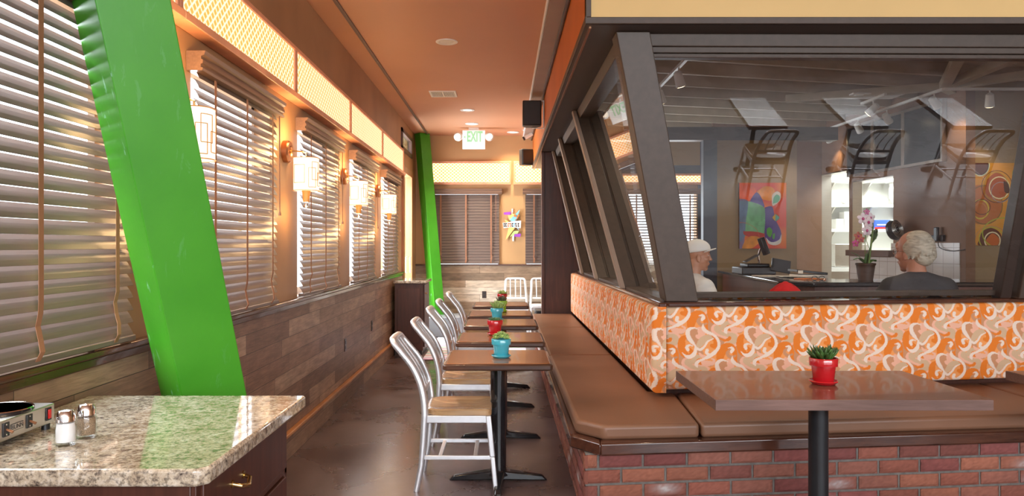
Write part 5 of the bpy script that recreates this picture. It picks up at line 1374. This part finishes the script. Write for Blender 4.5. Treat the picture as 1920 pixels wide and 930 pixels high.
# ================================================================ PAINTINGS
def raster(w, h, bg): im = np.zeros((h, w, 3)); im[:] = srgb(*bg)[:3]; return im
def vnoise(h, w):
    r = np.random.RandomState(h + w + int(vnoise.k)); vnoise.k += 1; o = np.zeros((h, w)); yy, xx = np.mgrid[0:h, 0:w]
    for n_, a in ((5, 1.0), (11, .7), (23, .45)):
        g = r.rand(n_ + 2, n_ + 2) * 2 - 1; y, x = yy / h * n_, xx / w * n_; iy, ix = y.astype(int), x.astype(int); fy, fx = y - iy, x - ix
        fy, fx = fy * fy * (3 - 2 * fy), fx * fx * (3 - 2 * fx)
        o += a * ((g[iy, ix] * (1 - fx) + g[iy, ix + 1] * fx) * (1 - fy) + (g[iy + 1, ix] * (1 - fx) + g[iy + 1, ix + 1] * fx) * fy)
    return o
vnoise.k = 0
def blob(im, pts, c, alpha=1, noise=0):
    # filled smooth polygon
    q = smooth_path(list(pts) + [pts[0]], 10)[:, :2]; h, w, _ = im.shape; yy, xx = np.mgrid[0:h, 0:w]; ins = np.zeros((h, w), bool)
    x1, y1 = q[:, 0], q[:, 1]; x2, y2 = np.roll(x1, -1), np.roll(y1, -1)
    for a, b, c_, d_ in zip(x1, y1, x2, y2):
        if b == d_: continue
        cond = ((b > yy) != (d_ > yy)) & (xx < (c_ - a) * (yy - b) / (d_ - b) + a); ins ^= cond
    col = np.array(srgb(*c)[:3])
    if noise: col = col * (1 + noise * vnoise(h, w)[..., None]); im[ins] = im[ins] * (1 - alpha) + col[ins] * alpha
    else: im[ins] = im[ins] * (1 - alpha) + col * alpha
def line(im, pts, c, w=3): stroke(im, [(x, y, w) for x, y in pts], np.array(srgb(*c)[:3]))
def ring(im, cx, cy, rx, ry, c, w=6): line(im, [(cx + rx * math.cos(a * PI / 12), cy + ry * math.sin(a * PI / 12)) for a in range(25)], c, w)
A = raster(500, 740, (205, 70, 45)); yy, xx = np.mgrid[0:740, 0:500]
g_ = np.clip(np.sin(xx * .014 + 1.2) * np.cos(yy * .011 - .6), 0, 1)[..., None]; A = A * (1 - g_ * .75) + np.array(srgb(225, 130, 45)[:3]) * g_ * .75
blob(A, [(0, 0), (110, 20), (180, 100), (110, 200), (0, 150)], (220, 85, 40), 1, .2)
blob(A, [(180, 105), (270, 40), (360, 60), (380, 140), (340, 200), (240, 180)], (215, 130, 40), 1, .2)
blob(A, [(110, 205), (175, 110), (225, 150), (265, 270), (190, 260)], (85, 65, 140), 1, .15)
blob(A, [(0, 200), (110, 210), (260, 275), (280, 420), (260, 570), (160, 560), (60, 600), (0, 640)], (110, 165, 120), 1, .22)
blob(A, [(0, 180), (90, 210), (70, 420), (60, 560), (40, 740), (0, 740)], (100, 110, 150), .85, .2)
blob(A, [(270, 275), (350, 270), (380, 400), (440, 540), (440, 640), (350, 670), (270, 610), (275, 420)], (80, 55, 125), 1, .12)
blob(A, [(345, 230), (350, 140), (400, 95), (440, 130), (430, 200), (360, 260)], (210, 200, 190)); blob(A, [(355, 235), (365, 165), (400, 130), (430, 160), (410, 215)], (95, 165, 130))
blob(A, [(280, 610), (340, 665), (420, 640), (445, 580), (440, 670), (380, 700), (310, 680)], (215, 205, 195))
blob(A, [(290, 520), (320, 500), (350, 540), (330, 610), (295, 580)], (80, 150, 50)); blob(A, [(355, 575), (378, 570), (370, 630), (352, 620)], (80, 150, 60))
blob(A, [(40, 545), (130, 545), (230, 560), (270, 590), (180, 620), (60, 590)], (175, 55, 45))
blob(A, [(60, 650), (120, 600), (210, 610), (220, 660), (130, 735), (30, 740)], (215, 135, 50), 1, .25)
ring(A, 385, 390, 38, 38, (70, 60, 50), 3); blob(A, [(350, 390), (385, 352), (385, 428)], (210, 160, 50)); blob(A, [(385, 352), (423, 390), (385, 428)], (80, 150, 130))
line(A, [(110, 0), (180, 105), (240, 190), (270, 280), (275, 420), (260, 590)], (40, 35, 45)); line(A, [(30, 140), (110, 210), (190, 260), (270, 275), (350, 262)], (40, 35, 45))
line(A, [(350, 262), (345, 160), (400, 95), (445, 140), (400, 230), (350, 262), (375, 400), (440, 550), (430, 650), (350, 700), (270, 620)], (40, 35, 45))
line(A, [(180, 100), (230, 55), (290, 35)], (40, 35, 45)); line(A, [(270, 400), (200, 440), (190, 475), (240, 485), (290, 460)], (60, 70, 60)); line(A, [(0, 445), (80, 455), (180, 520), (210, 600)], (190, 95, 60), 8)
def canvas(name, label, im, x0, x1, z0, z1, y):
    t = thing(name, label, 'painting', ((x0 + x1) / 2, y, (z0 + z1) / 2)); h, w, _ = im.shape
    MB().box(x0, x1, y - .035, y, z0, z1).build('stretcher_box', 'trim_brown', t)
    def Pf(u, v): return np.stack([x0 + u * (x1 - x0), np.full_like(u, y - .037), z0 + v * (z1 - z0)], 1)
    def Cf(u, v): return im[np.clip(((1 - v) * (h - 1)).astype(int), 0, h - 1), np.clip((u * (w - 1)).astype(int), 0, w - 1)]
    grid_mesh('canvas_face', Pf, Cf, 260, 360, 'painted_canvas', t); return t
canvas('wall_painting', 'red and multicoloured abstract painting on the tan wall behind the terminal', A, 3.235, 3.88, 1.385, 2.29, 10.30)
Bm = raster(560, 750, (205, 140, 50))
blob(Bm, [(0, 210), (140, 200), (250, 260), (290, 380), (250, 500), (130, 560), (0, 500)], (175, 100, 45)); ring(Bm, 130, 380, 160, 175, (115, 95, 45), 9)
blob(Bm, [(20, 0), (160, 0), (150, 90), (90, 120), (30, 80)], (90, 50, 40)); ring(Bm, 90, 15, 82, 100, (190, 200, 170), 8); ring(Bm, 90, 15, 70, 86, (60, 40, 35), 5)
ring(Bm, 240, 215, 138, 145, (80, 50, 30), 7); blob(Bm, [(150, 150), (240, 85), (330, 150), (340, 290), (230, 320), (140, 280)], (165, 80, 40)); ring(Bm, 262, 225, 90, 98, (225, 210, 160), 10); ring(Bm, 275, 265, 85, 90, (150, 140, 140), 6); ring(Bm, 230, 215, 110, 130, (150, 140, 50), 5)
blob(Bm, [(300, 160), (345, 190), (350, 270), (310, 260)], (80, 50, 35)); ring(Bm, 90, 420, 75, 85, (200, 180, 60), 10); ring(Bm, 105, 400, 75, 68, (65, 40, 30), 6); ring(Bm, 90, 440, 60, 75, (190, 140, 60), 4)
blob(Bm, [(80, 700), (110, 620), (190, 590), (270, 640), (280, 749), (80, 749)], (95, 50, 30)); ring(Bm, 190, 700, 148, 125, (150, 125, 105), 5); ring(Bm, 190, 690, 110, 105, (170, 165, 60), 9); blob(Bm, [(140, 700), (200, 640), (260, 690), (240, 749), (150, 749)], (185, 95, 40)); ring(Bm, 200, 705, 70, 75, (225, 205, 160), 11)
ring(Bm, 300, 640, 190, 140, (160, 165, 55), 10); ring(Bm, 430, 520, 95, 115, (70, 40, 30), 16); ring(Bm, 440, 530, 80, 95, (225, 205, 180), 8); ring(Bm, 450, 530, 66, 85, (130, 125, 145), 10); ring(Bm, 470, 100, 90, 80, (150, 150, 60), 6); ring(Bm, 500, 110, 60, 70, (100, 70, 60), 8); ring(Bm, 450, 310, 60, 45, (190, 185, 60), 7)
canvas('wall_painting', 'mustard yellow painting with overlapping rings near the right edge', Bm, 5.66, 6.41, 1.43, 2.43, 9.10)

# ================================================================ TABLES BESIDE THE PHOTOGRAPHER (they show in the window glass)
for i, (x, lb) in enumerate(((1.41, 'first'), (2.96, 'second'), (4.09, 'third'), (5.25, 'fourth'))):
    o = dup(lt, (x, .80, 0), PI / 2, lb + ' dark table of the row seen only as a reflection in the window glass'); o['group'] = 'tables reflected in the window'; o.scale = (.72, .57, 1)
    dup(ch, (x, 1.30, 0), -PI / 2, lb + ' aluminium chair of the row seen only as a reflection in the window glass', 'chairs reflected in the window')

# ================================================================ PEOPLE
def person(name, label, loc, rz, scale, headturn, headnod, shirt, hair, skin, capped):
    t = thing(name, label, 'person', loc, rz); t.scale = (scale,) * 3
    sh = 1.05                                          # shoulder height when seated
    HT = Matrix.Translation((.035, 0, 1.235 if capped else 1.222)) @ Matrix.Rotation(headturn, 4, 'Z') @ Matrix.Rotation(headnod, 4, 'Y') @ Matrix.Diagonal(((1, 1, 1, 1) if capped else (1.08, 1.08, 1.08, 1)))
    hp = lambda x, y, z: HT @ Vector((x, y, z)); HR = HT.to_3x3()
    m = MB()
    def he(c, r): m.ell(hp(*c), r, 20, M=HR)
    he((-.012, 0, .055), (.098, .077, .090)); he((.012, 0, .0), (.078, .066, .105)); he((.030, 0, -.055), (.056, .052, .050)); he((.060, 0, -.088), (.024, .026, .020))
    he((.074, 0, .040), (.022, .050, .016))          # brow
    he((.088, 0, .055), (.006, .045, .03)); he((.090, 0, -.002), (.020, .012, .024)); he((.106, 0, -.013), (.013, .014, .011)); he((.088, 0, .022), (.014, .009, .022))
    he((.086, 0, -.043), (.011, .024, .006)); he((.084, 0, -.054), (.011, .022, .007))
    for s in (-1, 1): he((.058, s * .040, -.012), (.026, .022, .022)); he((-.005, s * .077, -.005), (.018, .008, .032)); he((.0, s * .080, -.027), (.009, .007, .011)); he((.076, s * .031, .020), (.010, .014, .009))
    m.tube([hp(-.02, 0, -.02), (.0, 0, 1.14), (-.02, 0, 1.05)], [.056, .056, .066], 18)
    def torso(m, g=0):
        m.ell((-.02, 0, .95), (.115 + g, .19 + g, .13 + g), 24); m.ell((-.015, 0, .80), (.125 + g, .17 + g, .17 + g), 24); m.ell((0, 0, .62), (.13 + g, .175 + g, .13 + g), 24)
        m.tube([(-.025, -.15, 1.0), (-.02, 0, 1.045), (-.025, .15, 1.0)], [.065 + g, .070 + g, .065 + g], 16)
        for s in (-1, 1): m.ell((-.025, s * .17, .985), (.075 + g, .07 + g, .08 + g), 16)
    torso(m)
    arms = {}
    for s in (-1, 1):
        A_1, B_1, C_1 = Vector((-.02, s * .205, .98)), Vector((.03, s * .25, .71)), Vector((.26, s * .18, .69)); arms[s] = (A_1, B_1, C_1)
        m.tube([A_1, A_1.lerp(B_1, .5), B_1], [.052, .048, .040], 12); m.tube([B_1, B_1.lerp(C_1, .4), C_1], [.041, .040, .026], 12)
        pc_ = C_1 + Vector((.05, 0, -.003)); m.ell(pc_, (.048, .038, .016), 12)
        for k, (dy, L_) in enumerate(((-.027, .068), (-.009, .078), (.009, .072), (.027, .055))):
            b_ = pc_ + Vector((.038, s * dy, 0)); m.tube([b_, b_ + Vector((L_ * .5, 0, .008)), b_ + Vector((L_, 0, -.014))], [.0095, .0088, .0075], 8)
        b_ = pc_ + Vector((-.01, -s * .032, 0)); m.tube([b_, b_ + Vector((.03, -s * .022, .0)), b_ + Vector((.055, -s * .026, -.008))], [.012, .010, .008], 8)
    for s in (-1, 1):
        m.tube([(0, s * .10, .56), (.22, s * .11, .575), (.42, s * .12, .55)], [.095, .080, .062], 14); m.tube([(.42, s * .12, .55), (.43, s * .12, .35), (.42, s * .12, .10)], [.062, .056, .040], 14); m.ell((.47, s * .12, .045), (.12, .045, .042), 14)
    b = m.build('body', skin, t, world=False)
    def soft(o, vox, it=4, fac=.5):
        r = o.modifiers.new('join', 'REMESH'); r.mode = 'VOXEL'; r.voxel_size = vox; r.use_smooth_shade = True
        s_1 = o.modifiers.new('soft', 'SMOOTH'); s_1.iterations = it; s_1.factor = fac
    soft(b, .0055, 3)
    m = MB(); torso(m, .014)
    for s in (-1, 1): A_1, B_1, _ = arms[s]; m.tube([A_1, A_1.lerp(B_1, .5), A_1.lerp(B_1, .85)], [.070, .067, .066], 14)
    m.tube([(-.02, 0, 1.04), (-.008, 0, 1.098)], [.088, .068], 18)
    o = m.build('shirt', shirt, t, world=False); soft(o, .012, 8)
    m = MB(); m.ell((0, 0, .60), (.15, .19, .11), 20)
    for s in (-1, 1): m.tube([(0, s * .10, .56), (.22, s * .11, .575), (.42, s * .12, .55)], [.105, .090, .074], 14); m.tube([(.42, s * .12, .55), (.43, s * .12, .35), (.42, s * .12, .12)], [.074, .070, .062], 14)
    soft(m.build('trousers', 'denim', t, world=False), .014, 6)
    for s in (-1, 1): soft(MB().ell((.475, s * .12, .045), (.135, .053, .045), 16).build('shoe', 'black_plastic', t, world=False), .012)
    for s in (-1, 1):
        m = MB(); m.ell(hp(.0795, s * .031, .0205), (.0075, .012, .0065), 10, M=HR); m.build('eye', 'white_plastic', t, world=False, smooth=True)
        m = MB(); m.ell(hp(.0855, s * .031, .0205), (.003, .005, .005), 10, M=HR); m.build('pupil', 'black_plastic', t, world=False)
        m = MB(); m.tube([hp(.092, s * .014, .041), hp(.092, s * .032, .047), hp(.080, s * .050, .042)], [.003, .0045, .002], 6); m.build('eyebrow', 'short_hair' if capped else 'grey_hair', t, world=False)
    m = MB(); m.tube([hp(.088, -.022, -.048), hp(.0965, 0, -.0475), hp(.088, .022, -.048)], .0018, 6); m.build('mouth_line', 'petal_rust', t, world=False)
    if capped:
        m = MB(); he2 = lambda c, r: m.ell(hp(*c), r, 24, M=HR)
        he2((-.022, 0, .062), (.092, .0745, .078)); o = m.build('hair', 'short_hair', t, world=False, smooth=True)
        # baseball cap: dome plus curved brim
        m = MB(); vs = []; n_ = 32; k_ = 9
        for i in range(k_):
            a = PI / 2 * i / (k_ - 1)
            for j in range(n_):
                b_ = 2 * PI * j / n_; vs.append(hp(-.012 + .110 * math.cos(a) * math.cos(b_), .088 * math.cos(a) * math.sin(b_), .050 + .018 * math.cos(b_) * (1 - math.sin(a)) + .100 * math.sin(a) ** .9))
        fs = [(i * n_ + j, i * n_ + (j + 1) % n_, (i + 1) * n_ + (j + 1) % n_, (i + 1) * n_ + j) for i in range(k_ - 1) for j in range(n_)]
        m.add(vs, fs); cp = m.build('cap', 'white_cloth', t, world=False, smooth=True); so = cp.modifiers.new('thick', 'SOLIDIFY'); so.thickness = .004; so.offset = 1
        vs = []; nn, kk = 13, 6
        for i in range(kk):
            for j in range(nn):
                b_ = (j / (nn - 1) - .5) * 2.3; r_ = i / (kk - 1); x = -.012 + (.108 + .050 * r_ * math.cos(b_ * .75)) * math.cos(b_ * (1 - .12 * r_)); y = .086 * math.sin(b_) * (1 + .05 * r_)
                vs.append(hp(x, y, .064 + .012 * r_ * 1.2 - .020 * (y / .08) ** 2 + .004))
        fs = [(i * nn + j, i * nn + j + 1, (i + 1) * nn + j + 1, (i + 1) * nn + j) for i in range(kk - 1) for j in range(nn - 1)]
        m = MB().add(vs, fs); br = m.build('cap_brim', 'white_cloth', cp, world=False, smooth=True); so = br.modifiers.new('thick', 'SOLIDIFY'); so.thickness = .005
        MB().ell(hp(-.012, 0, .152), (.007, .007, .004), 10).build('cap_button', 'white_cloth', cp, world=False, smooth=True)
        m = MB()  # glasses hooked on the shirt front
        gp = lambda a, b_: Vector((.118 + a * .05, .03 + b_ * .01, .955 - a * .12))
        m.tube([(.085, .02, 1.03), (.112, .022, .98), (.130, .022, .93)], .002, 6); m.tube([Vector((.125 + .006 * math.sin(a_ * PI / 6), .025 + .02 * math.cos(a_ * PI / 6), .925 + .02 * math.sin(a_ * PI / 6))) for a_ in range(13)], .002, 6, cap=False)
        m.tube([Vector((.136 + .004 * math.sin(a_ * PI / 6), .020 + .02 * math.cos(a_ * PI / 6), .88 + .02 * math.sin(a_ * PI / 6))) for a_ in range(13)], .002, 6, cap=False)
        m.build('hanging_glasses', 'black_metal', t, world=False)
    else:
        m = MB(); he2 = lambda c, r: m.ell(hp(*c), r, 24, M=HR)
        he2((-.050, 0, .035), (.080, .088, .085)); he2((-.035, 0, .085), (.078, .076, .062)); he2((-.070, 0, -.02), (.050, .068, .055))
        for s in (-1, 1): he2((-.035, s * .070, .035), (.050, .024, .055)); he2((-.005, s * .076, .040), (.022, .012, .030))
        rn_ = random.Random(9)
        for i in range(90):
            a, e = rn_.uniform(1.2, 5.08), rn_.uniform(-.5, 1.35); d_ = Vector((math.cos(a) * math.cos(e), math.sin(a) * math.cos(e) * .9, math.sin(e)))
            c_ = Vector((-.045, 0, .03)) + Vector((d_.x * .078, d_.y * .088, d_.z * .100)); m.tube([hp(*c_), hp(*(c_ + d_ * .012 + Vector((0, 0, -.018))))], [.012, .005], 6)
        o = m.build('hair', hair, t, world=False); soft(o, .005, 2)
        m = MB()
        for s in (-1, 1):
            m.tube([hp(.096, s * .034 + .02 * math.cos(a_ * PI / 6), .018 + .016 * math.sin(a_ * PI / 6)) for a_ in range(13)], .0016, 6, cap=False); m.tube([hp(.095, s * .054, .022), hp(.04, s * .080, .022), hp(-.01, s * .086, .012)], .0016, 6)
        m.tube([hp(.097, -.014, .022), hp(.097, .014, .022)], .0016, 6); m.build('eyeglasses', 'chrome', t, world=False)
    return t
person('person', 'seated man in white baseball cap and white shirt, in profile facing right', (1.528, 6.0, .12), .38, .98, -.46, .02, 'white_cloth', 'short_hair', 'skin_warm', True)
person('person', 'seated man with grey hair and charcoal T-shirt seen from behind', (2.985, 5.41, .02), PI / 2, 1.10, .50, .03, 'grey_cloth', 'grey_hair', 'skin_pale', False)
# red napkin on the inner booth
m = MB(); nn = 18; vs = []
for i in range(nn):
    for j in range(nn):
        u, v = i / (nn - 1) - .5, j / (nn - 1) - .5; r = math.hypot(u * 1.1, v * 1.3)
        z = .09 * max(0, 1 - r * 2.0) ** .8 + .012 * math.sin(9 * math.atan2(v, u)) * min(1, r * 3) + .006
        vs.append((1.915 + u * .25, 5.08 + v * .12, 1.092 + max(0, z)))
m.add(vs, [(i * nn + j, i * nn + j + 1, (i + 1) * nn + j + 1, (i + 1) * nn + j) for i in range(nn - 1) for j in range(nn - 1)])
o = m.build('red_napkin', 'red_cloth', smooth=True); so = o.modifiers.new('thick', 'SOLIDIFY'); so.thickness = .004; tag(o, 'bunched bright red napkin on top of the inner booth back', 'napkin')
